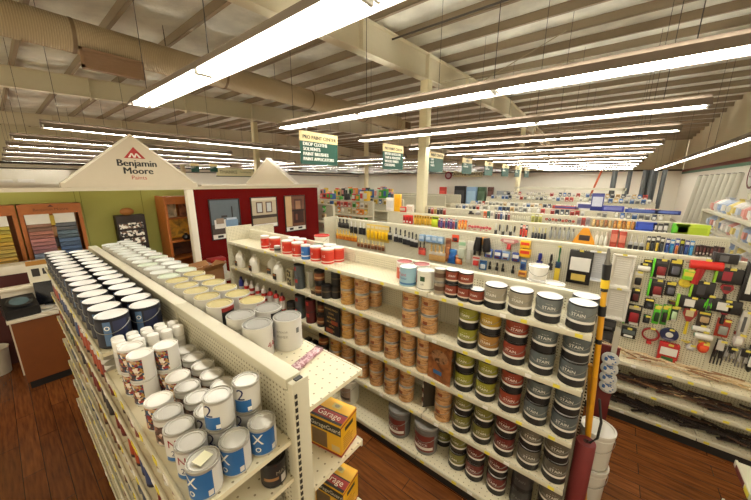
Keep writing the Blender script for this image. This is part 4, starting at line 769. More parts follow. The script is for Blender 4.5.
# tinting desk at the left
t = tag(E('service_desk', (0.02, 6.0, 0)), 'wood-fronted service desk at the left photo edge beyond the near run', 'desk')
B().box(-.17, .42, .06, .61, .12, 1.02).obj('front_panel', M((124, 68, 28), .4, var=.2), t, smooth=False); B().box(-.15, .42, .1, .7, 0, .12).obj('plinth', black, t, smooth=False); B().box(-.2, .46, .02, .615, 1.02, 1.06, bev=.004).obj('worktop', M((222, 214, 196), .35), t)
B().box(-.2, .62, .62, .67, 0, 1.33).obj('back_panel', M((226, 218, 200), .45), t, smooth=False); B().box(-.24, .66, .58, .72, 1.33, 1.37, bev=.004).obj('back_ledge', M((234, 226, 206), .4), t)
t = tag(E('back_counter', (-.3, 8.0-.75, 0)), 'long white-topped counter below the color chip racks', 'counter'); B().box(-1.0, 1.05, -.05, .2, 0, 1.45).obj('front', M((74, 26, 22), .5), t, smooth=False); B().box(-1.05, 1.1, -.08, .22, 1.45, 1.58, bev=.004).obj('top', M((226, 218, 198), .4), t)
t = tag(E('tint_machine', (-.03, 6.24, 1.061), .1), 'black machine with slanted glass lid on the service desk', 'machine'); b = B(); b.prism([(-.15, 0), (.15, 0), (.15, .24), (-.15, .12)], 'x', -.16, .16); b.obj('housing', M((26, 26, 28), .35), t, smooth=False)
b = B(); b.lathe([(0, 0), (.09, 0), (.125, .012), (.09, .024), (0, .024)], 28, [0, 1, 1, 0, 0], mat=Matrix.Translation((0, -.02, .185)) @ Matrix.Rotation(.38, 4, 'X')); b.obj('glass_lid', [M((84, 104, 110), .15), black], t)
t = tag(E('black_monitor', (.3, 6.42, 1.061), -.15), 'black flat monitor leaning at right of the service desk', 'monitor'); B().box(-.17, .2, -.02, .02, .02, .36, bev=.004, mat=Matrix.Rotation(-.2, 4, 'X')).obj('screen', M((18, 20, 28), .25), t); B().box(-.1, .1, -.1, .1, 0, .02).obj('stand', black, t)
for i, (x, y, r) in enumerate(((.22, 6.17, .3), (.36, 6.14, -.2), (.2, 6.24, -.5), (.4, 6.22, .6))): tag(B().box(-.1, .1, -.07, .07, 0, .012, bev=.003).obj('paper_stack', M((216, 212, 200), .6), loc=(x, y, 1.062+.0125*i)), f'loose white papers on the service desk, {["left front","right front","left rear, half under","right rear, topmost"][i]}', 'papers').rotation_euler[2] = r
t = tag(E('counter_card', (.25, 6.65, 1.372), 0), 'white counter card with tan heading standing on the desk back ledge', 'sign card'); B().box(-.13, .13, -.004, .004, 0, .34).obj('card', M((226, 220, 200), .5), t, smooth=False); B().box(-.13, .13, -.006, -.004, .27, .34).obj('heading_band', M((170, 120, 50), .5), t, smooth=False); b = B(); b.box(-.09, -.01, -.006, -.004, .1, .22).box(.02, .1, -.006, -.004, .12, .21); b.obj('pictures', M((50, 46, 44), .5), t, smooth=False)
tag(B().lathe([(0, .0), (.14, 0), (.17, .4), (.18, .41), (.16, .41), (.13, .02), (0, .02)], 24).obj('waste_bin', M((206, 200, 184), .5), loc=(-.42, 7.0, 0)), 'small white waste bin on the floor at the left photo edge', 'bin')
# cardboard box and red-lidded carton before the red wall
t = tag(E('stock_table', (2.3, 5.95, 0)), 'low cream table end between near run and red wall carrying a cardboard box', 'table'); B().box(-.45, .5, -.3, .35, 1.0, 1.04).obj('table_top', cream, t, smooth=False)
for sx in (-.4, .45):
    for sy in (-.25, .3): B().box(sx-.02, sx+.02, sy-.02, sy+.02, 0, 1.0).obj('leg', cream, t, smooth=False)
t = tag(E('cardboard_box', (2.22, 5.78, 1.042), .25), 'brown cardboard box with open flaps below the bedroom picture', 'box'); cb = M((150, 104, 58), .7, var=.15)
b = B(); b.box(-.24, .24, -.18, -.174, 0, .24).box(-.24, .24, .174, .18, 0, .24).box(-.24, -.234, -.18, .18, 0, .24).box(.234, .24, -.18, .18, 0, .24).box(-.24, .24, -.18, .18, 0, .006); b.obj('body', cb, t, smooth=False)
for k in range(4): B().box(-.22, .22, 0, .13, -.002, .002, mat=Matrix.Rotation(k*PI/2, 4, 'Z') @ Matrix.Translation((0, .18 if k % 2 == 0 else .24, .245)) @ Matrix.Rotation((.75, .5, .9, .3)[k], 4, 'X') if k % 2 == 0 else Matrix.Rotation(k*PI/2, 4, 'Z') @ Matrix.Translation((0, .24, .245)) @ Matrix.Rotation(.6, 4, 'X') @ Matrix.Scale(.7, 4, (1, 0, 0))).obj('flap', cb, t, smooth=False)
t = tag(E('red_lid_carton', (2.58, 6.13, 1.042)), 'white carton with red lid behind the cardboard box', 'carton'); B().box(-.14, .14, -.1, .1, 0, .26).obj('body', offw, t, smooth=False); B().box(-.145, .145, -.105, .105, .26, .33, bev=.004).obj('lid', M((150, 24, 26), .5), t)
# ------------------------------------------------------------------ pegboard goods
tagm = M((226, 210, 90), .6)
def hook(x, y, z, what, tagc=True):
    t = tag(E('peg_hook', (x, y, z)), 'yellow-tagged hook above the '+' '.join(what.split()[:11]), 'hook', 'peg hooks with yellow tags')
    B().tube([(0, 0, .03), (-.01, 0, 0), (-.12, 0, 0), (-.125, 0, .012)], .003, 5).obj('wire', steel, t)
    B().box(-.132, -.129, -.022, .022, -.012, .012).obj('tag', tagm, t, smooth=False)
GX = 4.752
def hang(kind, a, label, cat, cols, group=None, hk=False, x=None, dx=.0):
    """a = y, z, width, height measured on the board; builds the thing hung at that spot"""
    y, z, w, h = a; x = (GX if x is None else x)-dx; w, h = max(w, .01), max(h, .01)
    ms = [M(c, .42, var=.15) for c in cols]; m2 = ms[1] if len(ms) > 1 else ms[0]; m3 = ms[2] if len(ms) > 2 else m2
    t = tag(E(kind, (x, y, z)), label, cat, group); b = B()
    if kind in ('carded_tool', 'carded_spine'):
        b.box(-.012, -.002, -w/2, w/2, -h/2, h/2, bev=.003).obj('card', ms[0], t)
        B().box(-.045, -.012, -w*.36, w*.3, -h*.34, h*.12, bev=min(.012, w*.12, h*.1)).obj('blister', m2, t); B().box(-.014, -.0125, -w*.4, w*.4, h*.26, h*.42).obj('header', m3, t, smooth=False)
        if kind == 'carded_spine': B().box(-.03, -.002, w/2, w/2+.022, -h/2, h/2, bev=.004).obj('spine', ms[3], t); B().box(-.015, -.0125, -w*.42, w*.2, -h*.48, -h*.36).obj('price_sticker', M((236, 230, 220), .5), t, smooth=False)
    elif kind == 'paint_brush':
        b.lathe([(0, h*.5), (w*.12, h*.49), (w*.16, h*.36), (w*.1, h*.2), (w*.2, h*.05)], 12, at=(-.03, 0, 0)).obj('handle', ms[0], t)
        B().box(-.045, -.015, -w*.42, w*.42, -h*.12, h*.06, bev=.004).obj('ferrule', m3 if len(ms) > 2 else silver, t); B().box(-.042, -.018, -w*.45, w*.45, -h*.5, -h*.12, bev=.006).obj('bristles', m2, t)
    elif kind == 'hanging_tool':
        X = -max(.03, w*.34); b.tube([(X, 0, h*.5), (X, 0, h*.2), (X, w*.05, -h*.1)], [w*.22, w*.3, w*.16], 10).obj('handle', ms[0], t); B().box(-.034, -.026, -w*.45, w*.45, -h*.5, -h*.06, bev=.003).obj('blade', m2, t)
    elif kind == 'paint_roller':
        b.lathe([(0, -w/2), (h*.42, -w/2), (h*.5, -w/2+.01), (h*.5, w/2-.01), (h*.42, w/2), (0, w/2)], 16, axis='y', at=(-.05, 0, 0)).obj('sleeve', ms[0], t); B().lathe([(0, -w/2-.004), (h*.3, -w/2-.004), (h*.3, w/2+.004), (0, w/2+.004)], 12, axis='y', at=(-.05, 0, 0)).obj('core', m2, t)
        B().box(-.02, -.0, -w*.3, w*.3, h*.2, h*.9).obj('header', m3, t, smooth=False)
    elif kind == 'paint_tray':
        p = [(-.5, -.5), (.5, -.5), (.5, .5), (-.5, .5)]; f = .86
        rim = B(); r0 = [rim.bm.verts.new((-.06, q[0]*w, q[1]*h)) for q in p]; r1 = [rim.bm.verts.new((-.06, q[0]*w*f, q[1]*h*.92)) for q in p]; ro = [rim.bm.verts.new((-.045, q[0]*w*1.02, q[1]*h*1.02)) for q in p]
        for k in range(4): rim.face([r0[k], r0[(k+1) % 4], r1[(k+1) % 4], r1[k]]); rim.face([r0[k], r0[(k+1) % 4], ro[(k+1) % 4], ro[k]])
        rim.obj('rim', ms[0], t, smooth=False)
        q = B(); d = [-.008, -.008, -.035, -.035]; fl = [q.bm.verts.new((d[k], p[k][0]*w*.74, p[k][1]*h*.84)) for k in range(4)]; ru = [q.bm.verts.new((-.06, p[k][0]*w*f, p[k][1]*h*.92)) for k in range(4)]; q.face(fl)
        for k in range(4): q.face([ru[k], ru[(k+1) % 4], fl[(k+1) % 4], fl[k]])
        q.obj('tub', m2, t, smooth=False)
        r = B()
        for k in range(9): zz = -h*.2+k*h*.065; xx = -.008-.027*((zz/h+.42)/.84)-.003; r.box(xx-.002, xx+.001, -w*.3, w*.3, zz, zz+h*.02)
        r.obj('ribs', m3, t, smooth=False)
    elif kind == 'caulk_gun':
        b.tube([(-.05, w*.48, h*.28), (-.05, -w*.5, h*.3)], h*.17, 12).obj('barrel', ms[0], t); B().tube([(-.05, w*.14, h*.2), (-.05, w*.22, -h*.5)], h*.12, 8).obj('handle', m2, t); B().tube([(-.05, w*.02, h*.15), (-.05, w*.1, -h*.3)], h*.06, 6).obj('trigger', m2, t); B().tube([(-.05, w*.3, h*.32), (-.05, w*.62, h*.34)], .006, 6).obj('plunger_rod', steel, t)
    elif kind in ('disc_pack', 'tape_roll'):
        b.lathe([(w*.2, -.03), (w*.48, -.03), (w*.5, -.025), (w*.5, -.004), (w*.2, -.004), (w*.2, -.03)], 28, axis='x').obj('disc', ms[0], t); B().lathe([(0, -.034), (w*.2, -.034), (w*.2, -.004)], 20, axis='x').obj('hub', m2, t); b2 = B(); b2.box(-.036, -.031, -w*.3, w*.3, -h*.38, -h*.28); b2.obj('label', m3, t, smooth=False)
    elif kind == 'tape_ring':
        b.lathe([(w*.4, -.035), (w*.5, -.035), (w*.5, -.003), (w*.4, -.003), (w*.4, -.035)], 28, axis='x').obj('ring', ms[0], t); B().box(-.04, -.004, -w*.14, w*.14, -h*.62, -h*.44, bev=.004).obj('clip', m2, t)
    elif kind == 'tool_box':
        b.box(-.07, -.002, -w/2, w/2, -h/2, h/2, bev=.004).obj('carton', ms[0], t); B().box(-.0715, -.07, -w*.42, w*.42, -h*.1, h*.3).obj('label', m2, t, smooth=False); B().box(-.072, -.07, -w*.3, w*.3, -h*.4, -h*.2).obj('lower_label', m3, t, smooth=False)
    elif kind == 'soft_pack':
        b.ell((-.03, 0, 0), (.028, w*.5, h*.5), u=16, v=10).obj('bag', ms[0], t); B().box(-.03, -.004, -w*.46, w*.46, h*.34, h*.56, bev=.004).obj('header', m2, t); B().box(-.062, -.05, -w*.3, w*.3, -h*.24, h*.16, bev=.004).obj('label', m3, t)
    elif kind == 'work_gloves':
        for sg in (-1, 1): B().tube([(-.01-w*.23, sg*w*.2, h*.5), (-.01-w*.23, sg*w*.24, 0), (-.01-w*.23, sg*w*.26, -h*.2)], [w*.16, w*.22, w*.2], 8).obj('glove', ms[0], t)
        for k in range(4): B().tube([(-.03, w*(-.42+.28*k), -h*.15), (-.03, w*(-.42+.28*k), -h*.5)], w*.07, 6).obj('finger', m2, t)
        B().box(-.05, -.03, -w*.3, w*.3, h*.1, h*.5).obj('header', m3, t, smooth=False)
    elif kind == 'hand_scraper':
        b.tube([(-.03, 0, -h*.5), (-.03, 0, h*.05)], [w*.13, w*.1], 10).obj('handle', ms[0], t); q = B(); q.prism([(-w*.14, 0), (w*.14, 0), (w*.5, h*.3), (w*.4, h*.5), (-w*.4, h*.5), (-w*.5, h*.3)], 'x', -.045, -.015); q.obj('head', m2, t)
        B().box(-.05, -.045, -w*.25, w*.3, h*.2, h*.42).obj('label', m3, t, smooth=False)
    elif kind == 'bar_pack':
        b.box(-.05, -.004, -w/2, w/2, -h/2, h/2, bev=.006).obj('bar', ms[0], t); B().box(-.053, -.05, -w*.1, w*.25, -h*.3, h*.3).obj('label', m2, t, smooth=False); B().box(-.055, -.002, w*.44, w*.54, -h*.55, h*.55, bev=.004).obj('end_cap', m3, t)
    elif kind == 'finger_fan':
        for k in range(4): B().tube([(-.04, 0, h*.5), (-.05, w*(.3-.2*k), -h*.05), (-.04, w*(.42-.28*k), -h*.5)], [w*.08, w*.1, w*.04], 8).obj('finger', ms[0], t)
        B().box(-.05, -.01, -w*.2, w*.2, h*.4, h*.55).obj('clip', m2, t)
    elif kind == 'lamp_bulb':
        b.lathe([(0, -h*.5), (w*.3, -h*.46), (w*.48, -h*.2), (w*.4, h*.1), (w*.2, h*.25), (w*.18, h*.45), (0, h*.5)], 14, at=(-.5*w-.003, 0, 0)).obj('bulb', ms[0], t); B().cyl(w*.2, h*.22, h*.5, 12, 0, (-.5*w-.003, 0, 0)).obj('base', m2, t)
    elif kind == 'wedge_sign':
        q = B(); q.prism([(-w/2, -h/2), (w/2, -h/2), (w*.1, h/2), (-w*.1, h/2)], 'x', -.04, -.01); q.obj('board', ms[0], t, smooth=False); B().box(-.043, -.04, -w*.2, w*.2, -h*.2, h*.1).obj('marking', m2, t, smooth=False)
    if hk:
        zz = z+h*(.5 if kind not in ('paint_roller', 'tape_roll') else .9)+.012
        hook(x+dx+.003, y, zz, label)
    return t
GRN = (92, 200, 44); LIME = (150, 210, 50); BK_ = (30, 27, 28); YL = (232, 210, 70); WH = (232, 230, 222); RD = (170, 30, 34); NV = (32, 40, 80); CR = (216, 206, 176)
G = [
 ('tool_box', (0.232, 1.792, 0.264, 0.452), 'black drop cloth pack with white label hung left of the paint trays', 'pack', (BK_, WH, (206, 180, 90))),
 ('paint_tray', (0.051, 1.833, 0.186, 0.398), 'grey-white paint tray half hidden behind the yellow pole', 'paint tray', ((222, 220, 214), (196, 198, 202), (210, 210, 210))),
 ('paint_tray', (-0.202, 1.814, 0.220, 0.434), 'white paint tray right of the pole, upper one', 'paint tray', ((232, 228, 216), (222, 218, 206), (238, 236, 226))),
 ('paint_tray', (-0.211, 1.385, 0.234, 0.425), 'white paint tray right of the pole, lower one', 'paint tray', ((228, 224, 212), (214, 210, 198), (234, 230, 220))),
 ('tool_box', (-0.176, 1.093, 0.151, 0.137), 'black carton below the lower paint tray, upper of two', 'carton', (BK_, (60, 58, 58), (96, 94, 92))),
 ('tool_box', (-0.175, 0.918, 0.142, 0.167), 'black carton below the lower paint tray, lower of two', 'carton', (BK_, (54, 52, 54), (90, 86, 86))),
 ('paint_roller', (-0.398, 1.896, 0.116, 0.061), 'white mini roller at the upper left right of the trays', 'roller', (WH, (40, 40, 40), BK_)),
 ('carded_tool', (-0.371, 1.744, 0.091, 0.200), 'small white-framed carded tool under the mini roller', 'carded tool', (CR, BK_, WH)),
 ('carded_tool', (-0.379, 1.537, 0.082, 0.178), 'small dark card below the white-framed one', 'carded tool', (BK_, (90, 36, 34), (60, 60, 60))),
 ('carded_spine', (-0.551, 1.913, 0.118, 0.227), 'black and red pack with green spine, upper of a matching pair', 'carded tool', (BK_, (130, 36, 38), (70, 66, 66), GRN)),
 ('carded_spine', (-0.555, 1.670, 0.119, 0.220), 'black and red pack with green spine, lower of a matching pair', 'carded tool', (BK_, (130, 36, 38), (70, 66, 66), GRN)),
 ('carded_tool', (-0.669, 1.941, 0.105, 0.210), 'black card with white glove print right of the upper green-spined pack', 'carded tool', (BK_, (90, 90, 100), YL)),
 ('carded_tool', (-0.669, 1.690, 0.090, 0.179), 'black card with white print right of the lower green-spined pack', 'carded tool', (BK_, (96, 96, 104), YL)),
 ('tool_box', (-0.780, 1.891, 0.093, 0.115), 'lime green box above the yellow round pad', 'carton', (LIME, YL, (120, 190, 40))),
 ('disc_pack', (-0.771, 1.787, 0.109, 0.116), 'yellow round pad under the lime green box', 'pad', ((226, 200, 50), (214, 190, 50), (206, 180, 40))),
 ('caulk_gun', (-0.889, 1.942, 0.253, 0.280), 'bright red caulking gun at the top of the board', 'caulking gun', ((214, 46, 36), (176, 32, 34))),
 ('bar_pack', (-1.076, 1.934, 0.194, 0.163), 'black pack with red middle and lime end, right of the red caulking gun', 'tool pack', (BK_, (150, 34, 50), LIME)),
 ('bar_pack', (-0.916, 1.743, 0.179, 0.182), 'black long pack with lime ends under the red gun', 'tool pack', (BK_, (60, 58, 62), LIME)),
 ('bar_pack', (-0.859, 1.571, 0.231, 0.141), 'long black pack with lime left end, lowest of the long packs', 'tool pack', (BK_, WH, LIME)),
 ('bar_pack', (-1.108, 1.597, 0.238, 0.145), 'long black pack with white print right of the lime fan', 'tool pack', (BK_, WH, (60, 56, 60))),
 ('finger_fan', (-0.983, 1.597, 0.073, 0.193), 'bright lime green fan of plastic fingers between two long packs', 'tool', (GRN, LIME)),
 ('hand_scraper', (-1.087, 1.740, 0.097, 0.198), 'red and black caulk tool below the pack with red middle', 'tool', (BK_, (150, 36, 40), (60, 30, 30))),
 ('bar_pack', (-1.236, 1.896, 0.104, 0.401), 'tall black pack cut by the right photo edge', 'tool pack', (BK_, WH, (40, 38, 40))),
 ('carded_spine', (-0.400, 1.280, 0.138, 0.273), 'black and red sander pack with green spine below the lower tray', 'carded tool', (BK_, (150, 30, 36), (200, 190, 150), GRN)),
 ('tool_box', (-0.386, 1.048, 0.141, 0.133), 'black carton with small print beside the red tape ring', 'carton', (BK_, (90, 100, 100), WH)),
 ('carded_tool', (-0.517, 1.461, 0.088, 0.138), 'small black card with green edge, upper one', 'carded tool', (BK_, (50, 52, 56), YL)),
 ('carded_tool', (-0.525, 1.264, 0.062, 0.115), 'small black card with green edge, lower one', 'carded tool', (BK_, (50, 52, 56), (70, 150, 90))),
 ('carded_tool', (-0.603, 1.347, 0.060, 0.250), 'thin green card of sanding strips, left one', 'carded tool', (GRN, (30, 60, 26), YL)),
 ('carded_tool', (-0.672, 1.361, 0.058, 0.259), 'thin green card of sanding strips, right one', 'carded tool', ((70, 150, 50), (40, 30, 30), YL)),
 ('carded_spine', (-0.747, 1.403, 0.065, 0.194), 'pale green sponge card with lime spine', 'carded tool', ((40, 60, 40), (190, 214, 170), YL, LIME)),
 ('hand_scraper', (-0.867, 1.348, 0.116, 0.322), 'reddish scraper with yellow handle under the long packs', 'scraper', ((220, 196, 50), (150, 50, 44), (206, 190, 150))),
 ('tape_ring', (-0.590, 1.081, 0.166, 0.205), 'red ring-shaped tool in the middle of the board', 'ring', ((150, 36, 38), (196, 44, 46))),
 ('disc_pack', (-0.749, 1.131, 0.165, 0.175), 'navy blue disc pack with white hub right of the red ring', 'disc pack', (NV, WH, (120, 110, 130))),
 ('paint_roller', (-0.978, 1.290, 0.135, 0.059), 'white roller cover below the scraper, upper of two', 'roller', (WH, (120, 170, 140), (60, 50, 46))),
 ('paint_roller', (-1.011, 1.213, 0.141, 0.071), 'white roller cover below the scraper, lower of two', 'roller', (WH, (120, 170, 140), (120, 60, 50))),
 ('carded_tool', (-1.142, 1.346, 0.105, 0.216), 'orange-red card with silver tool right of the white rollers', 'carded tool', ((170, 56, 36), (150, 150, 140), (190, 60, 40))),
 ('hand_scraper', (-1.117, 1.507, 0.132, 0.224), 'dark red fan-shaped tool above the orange-red card', 'tool', (BK_, (136, 28, 44), (100, 26, 36))),
 ('bar_pack', (-1.273, 1.441, 0.066, 0.286), 'long white printed strip hung at the right', 'pack', ((206, 202, 190), (90, 90, 90), (190, 186, 176))),
 ('tool_box', (-0.771, 0.911, 0.174, 0.241), 'red bag with white label and green header above the stick shelf', 'pack', ((186, 34, 34), WH, (40, 100, 50))),
 ('disc_pack', (-0.942, 1.041, 0.077, 0.091), 'small white oval disc above the stick shelf', 'disc pack', ((206, 204, 204), WH, (150, 150, 150))),
 ('soft_pack', (-1.037, 1.073, 0.097, 0.131), 'small orange bag right of the white oval disc', 'pack', ((226, 66, 36), (220, 190, 70), (236, 96, 50))),
 ('work_gloves', (-1.156, 1.062, 0.093, 0.304), 'black work gloves hung above the stick shelf', 'gloves', (BK_, (36, 34, 38), (206, 200, 190))),
 ('work_gloves', (-1.240, 1.070, 0.096, 0.184), 'grey work gloves, left of two grey pairs', 'gloves', ((150, 146, 140), (120, 116, 112), BK_)),
 ('work_gloves', (-1.336, 1.059, 0.093, 0.226), 'grey work gloves, right of two grey pairs', 'gloves', ((160, 156, 148), (130, 126, 120), BK_)),
 ('soft_pack', (-1.269, 1.251, 0.087, 0.157), 'small white sponge pack above the grey gloves', 'pack', ((216, 206, 200), (150, 60, 50), WH)),
 ('paint_brush', (0.482, 1.792, 0.071, 0.496), 'tall green and yellow brush left of the black drop cloth pack', 'brush', ((20, 100, 56), (226, 196, 60), (30, 60, 90))),
 ('hanging_tool', (0.574, 1.798, 0.061, 0.230), 'small black pliers left of the green brush', 'tool', (BK_, (50, 48, 48))),
 ('hanging_tool', (0.715, 1.810, 0.089, 0.190), 'dark blue handled tool hung right of the yellow boxes', 'tool', ((36, 44, 130), (60, 60, 120))),
 ('tool_box', (0.923, 2.011, 0.133, 0.104), 'yellow and red carton, upper of a pair', 'carton', ((240, 190, 40), (220, 60, 36), (240, 180, 40))),
 ('tool_box', (0.915, 1.883, 0.147, 0.120), 'yellow and red carton, lower of a pair', 'carton', ((240, 186, 40), (216, 60, 36), (240, 180, 40))),
 ('carded_tool', (0.925, 1.696, 0.081, 0.168), 'narrow blue card under the yellow cartons', 'carded tool', ((70, 120, 180), (40, 60, 110), WH)),
 ('tool_box', (0.915, 1.563, 0.109, 0.085), 'small tan carton low on the board near the white tubs', 'carton', ((220, 160, 60), (150, 80, 50), (230, 190, 110))),
 ('hand_scraper', (1.149, 1.980, 0.270, 0.153), 'pink dust mask pack high on the board', 'mask', ((200, 60, 60), (196, 130, 126), (226, 200, 190))),
 ('work_gloves', (1.535, 1.887, 0.300, 0.308), 'black and orange work gloves on a card', 'gloves', (BK_, (40, 36, 34), (236, 170, 90))),
 ('carded_tool', (-0.427, 1.939, 0.079, 0.134), 'small black card at the top between mini roller and upper green-spined pack', 'carded tool', (BK_, (70, 68, 66), YL)),
 ('carded_tool', (-0.712, 1.532, 0.073, 0.048), 'tiny dark card above the pale green sponge card', 'carded tool', (BK_, (90, 40, 40), YL)),
 ('carded_tool', (-0.988, 1.419, 0.104, 0.151), 'dark card with tan pad left of the dark red fan tool', 'carded tool', ((70, 60, 50), (190, 160, 120), YL)),
 ('bar_pack', (-1.021, 2.119, 0.181, 0.107), 'dark long pack at the very top right of the tool board', 'tool pack', (BK_, (90, 90, 92), (60, 56, 60))),
 ('carded_tool', (-0.895, 1.095, 0.070, 0.018), 'small yellow tag card beside the white oval disc', 'carded tool', (YL, (200, 180, 60), WH)),
 ('carded_tool', (-0.930, 1.639, 0.022, 0.046), 'tiny green-edged card beside the lime fan', 'carded tool', (BK_, GRN, YL)),
 ('soft_pack', (-1.396, 1.060, 0.071, 0.291), 'black bag low on the tool board at the right photo edge', 'pack', (BK_, (60, 58, 58), WH)),
]
for k, (u, c) in enumerate(((1.430, (90, 120, 190)), (1.292, (50, 76, 150)), (1.174, (130, 160, 200)), (1.031, (44, 70, 140)))):
    G.append(('tool_box', (u, 1.80, .10, .13), f'blue and white tape dispenser pack, {od(k+1)} from left', 'pack', (c, WH, (90, 40, 50)), ))
for k, u in enumerate((1.402, 1.293, 1.203, 1.055)): G.append(('hanging_tool', (u, 1.60, .05, .13), f'small black putty knife low on the board, {od(k+1)} from left', 'putty knife', (BK_, (40, 40, 40))))
for k, u in enumerate((4.746, 4.637, 4.530)): G.append(('paint_brush', (u, 1.98, .12, .2), f'black wide brush at the board left end, {od(k+1)} from left', 'brush', (BK_, (36, 34, 34), (80, 76, 72))))
for k, u in enumerate((4.396, 4.279, 4.136, 4.038)): G.append(('paint_brush', (u, 1.92, .09, .26), f'black and white brush pack, {od(k+1)} after the black wide brushes', 'brush', (WH, (36, 34, 36), BK_)))
for k, u in enumerate((4.835, 4.739, 4.644, 4.552, 4.460, 4.370, 4.282)): G.append(('paint_brush', (u, 1.72, .085, .22), f'orange-handled small brush, {od(k+1)} from the board left end', 'brush', ((226, 190, 90), (206, 116, 30), (230, 180, 60))))
for k, u in enumerate((4.195, 4.095, 3.997, 3.901, 3.806, 3.714, 3.622, 3.533)): G.append(('paint_brush', (u, 1.61, .075, .19), f'brown-bristled brush in the low row, {od(k+1)} from left', 'brush', ((230, 220, 150), (120, 70, 44), (200, 160, 110))))
for k, u in enumerate((3.929, 3.821, 3.716, 3.625, 3.536, 3.449)): G.append(('carded_tool', (u, 1.86, .1, .34), f'bright yellow brush pack, {od(k+1)} from left', 'brush pack', ((222, 190, 90), (240, 190, 20), (226, 210, 170))))
for k, u in enumerate((3.364, 3.222, 3.118, 3.014, 2.926, 2.848, 2.772)): G.append(('paint_brush', (u, 1.90-.012*k, .1, .26+.02*(k % 2)), f'grey and black brush pack, {od(k+1)} after the yellow packs', 'brush', ((70, 68, 66), (36, 34, 36), (206, 204, 198))))
for k, u in enumerate((2.637, 2.504, 2.384, 2.268)): G.append(('tool_box', (u, 1.90, .1, .12), f'pale blue brush pack header, {od(k+1)} from left', 'brush pack', ((150, 180, 210), (190, 206, 220), (110, 140, 180))))
for k, u in enumerate((2.671, 2.598)): G.append(('paint_brush', (u, 1.70, .08, .24), f'red-handled brush under the pale blue packs, {["left","right"][k]} one', 'brush', (BK_, (206, 80, 66), (150, 60, 50))))
for k, u in enumerate((2.445, 2.365, 2.287, 2.211)): G.append(('paint_brush', (u, 1.66, .09, .30), f'wooden-handled tan brush under the pale blue packs, {od(k+1)} from left', 'brush', ((216, 176, 100), (190, 150, 90), (206, 196, 180))))
for k, (u, z, w, h, c, nmx) in enumerate(((2.138, 1.74, .1, .42, ((150, 96, 60), (170, 110, 70), (120, 70, 50)), 'tall brown brush pack right of the wooden brushes'), (2.017, 1.96, .12, .12, ((220, 70, 40), (60, 30, 30), (230, 90, 50)), 'small orange pack high right of the pale blue packs'), (2.056, 1.64, .16, .26, ((50, 110, 180), (40, 90, 160), (70, 130, 190)), 'blue pair of brush packs low on the board'), (1.936, 1.60, .13, .16, ((236, 120, 50), (240, 150, 90), (220, 200, 180)), 'orange pack low beside the blue pair'), (1.887, 1.76, .14, .36, ((206, 206, 186), (190, 196, 176), (150, 190, 150)), 'tall pale green pack of liners'), (1.750, 1.76, .11, .38, ((214, 210, 196), (200, 198, 186), (220, 216, 206)), 'clear pale pack right of the pale green one'), (1.635, 1.62, .14, .18, ((226, 216, 206), (200, 60, 56), (210, 90, 80)), 'white and red pack low on the board'), (1.518, 1.58, .12, .16, ((70, 120, 170), (220, 226, 230), (60, 90, 140)), 'small blue and white pack low on the board'))):
    G.append(('carded_tool', (u, z, w, h), nmx, 'pack', c))
for i, q in enumerate(G):
    hang(q[0], q[1], q[2], q[3], q[4], 'goods hung on the tool pegboard', hk=i < 46 and i not in (4, 5, 14, 21))
# blue and white lids on a clip strip beside the pole
t = None
LDP = Proto(lambda: (lambda t: (B().lathe([(0, -.024), (.054, -.024), (.066, -.016), (.066, 0), (0, 0)], 24, axis='x').obj('dish', M((206, 208, 206), .3), t), B().lathe([(0, -.026), (.044, -.026), (.044, -.022)], 20, axis='x').obj('label', patchy('blue_red_print', [(.35, (60, 100, 160)), (.5, (226, 226, 226)), (.7, (160, 60, 70))], 20, 'noise', .4), t), t)[-1])(E('liner_pack')))
for k, (yy, z) in enumerate([(-0.185, 1.311), (-0.191, 1.214), (-0.197, 1.116), (-0.206, 1.023)]):
    LDP.put((3.3-.006*(3-k), yy, z), .0, f'clear round liner pack on the strip beside the yellow pole, {od(k+1)} from the top', 'pack', 'liner packs on a clip strip')
tag(B().box(3.302, 3.308, -.02, .02, .95, 1.62).obj('clip_strip', M((200, 196, 180), .5), loc=(0, -0.199, 0)), 'narrow clip strip carrying round liner packs', 'strip')
B0 = tag(E('display_post', (3.32, -0.174, 0)), 'dark red display upright behind the round liner packs', 'display'); B().box(-.008, .012, -.07, .09, .02, 1.42).obj('panel', M((104, 24, 24), .5), B0, smooth=False); B().box(-.1, .1, -.06, .2, 0, .02).obj('foot', black, B0, smooth=False)
# loose wooden sticks heaped along the low shelves
stc = [M((206, 176, 130), .6), M((150, 110, 74), .6), M((86, 60, 44), .6), M((46, 36, 32), .6), M((226, 206, 170), .6)]
SP = [Proto(lambda c=c, L=L, r=r: B().box(-L/2, L/2, -r, r, -r*.6, r*.6, bev=.003).obj('wooden_stick', c)) for c, L, r in ((stc[0], .22, .006), (stc[1], .24, .009), (stc[2], .26, .013), (stc[3], .3, .014), (stc[4], .14, .009))]
for sh, (z, n, pool) in enumerate(((.79, 96, (0, 0, 1, 4, 4)), (.47, 100, (1, 2, 2, 3, 3, 0)), (.15, 100, (3, 3, 2, 3, 3, 3)))):
    for k in range(n):
        o = SP[random.choice(pool)].put((4.53+rnd(-.06, .07), -2.2+k*2.32/n, z+.032+rnd(0, .06)), PI/2+rnd(-.5, .5), f'thin wooden stick in the heap on the {["upper","middle","bottom"][sh]} low shelf below the tools', 'stick', f'wooden sticks on the {["upper","middle","bottom"][sh]} low shelf')
        o.rotation_euler[1] = rnd(-.1, .1)
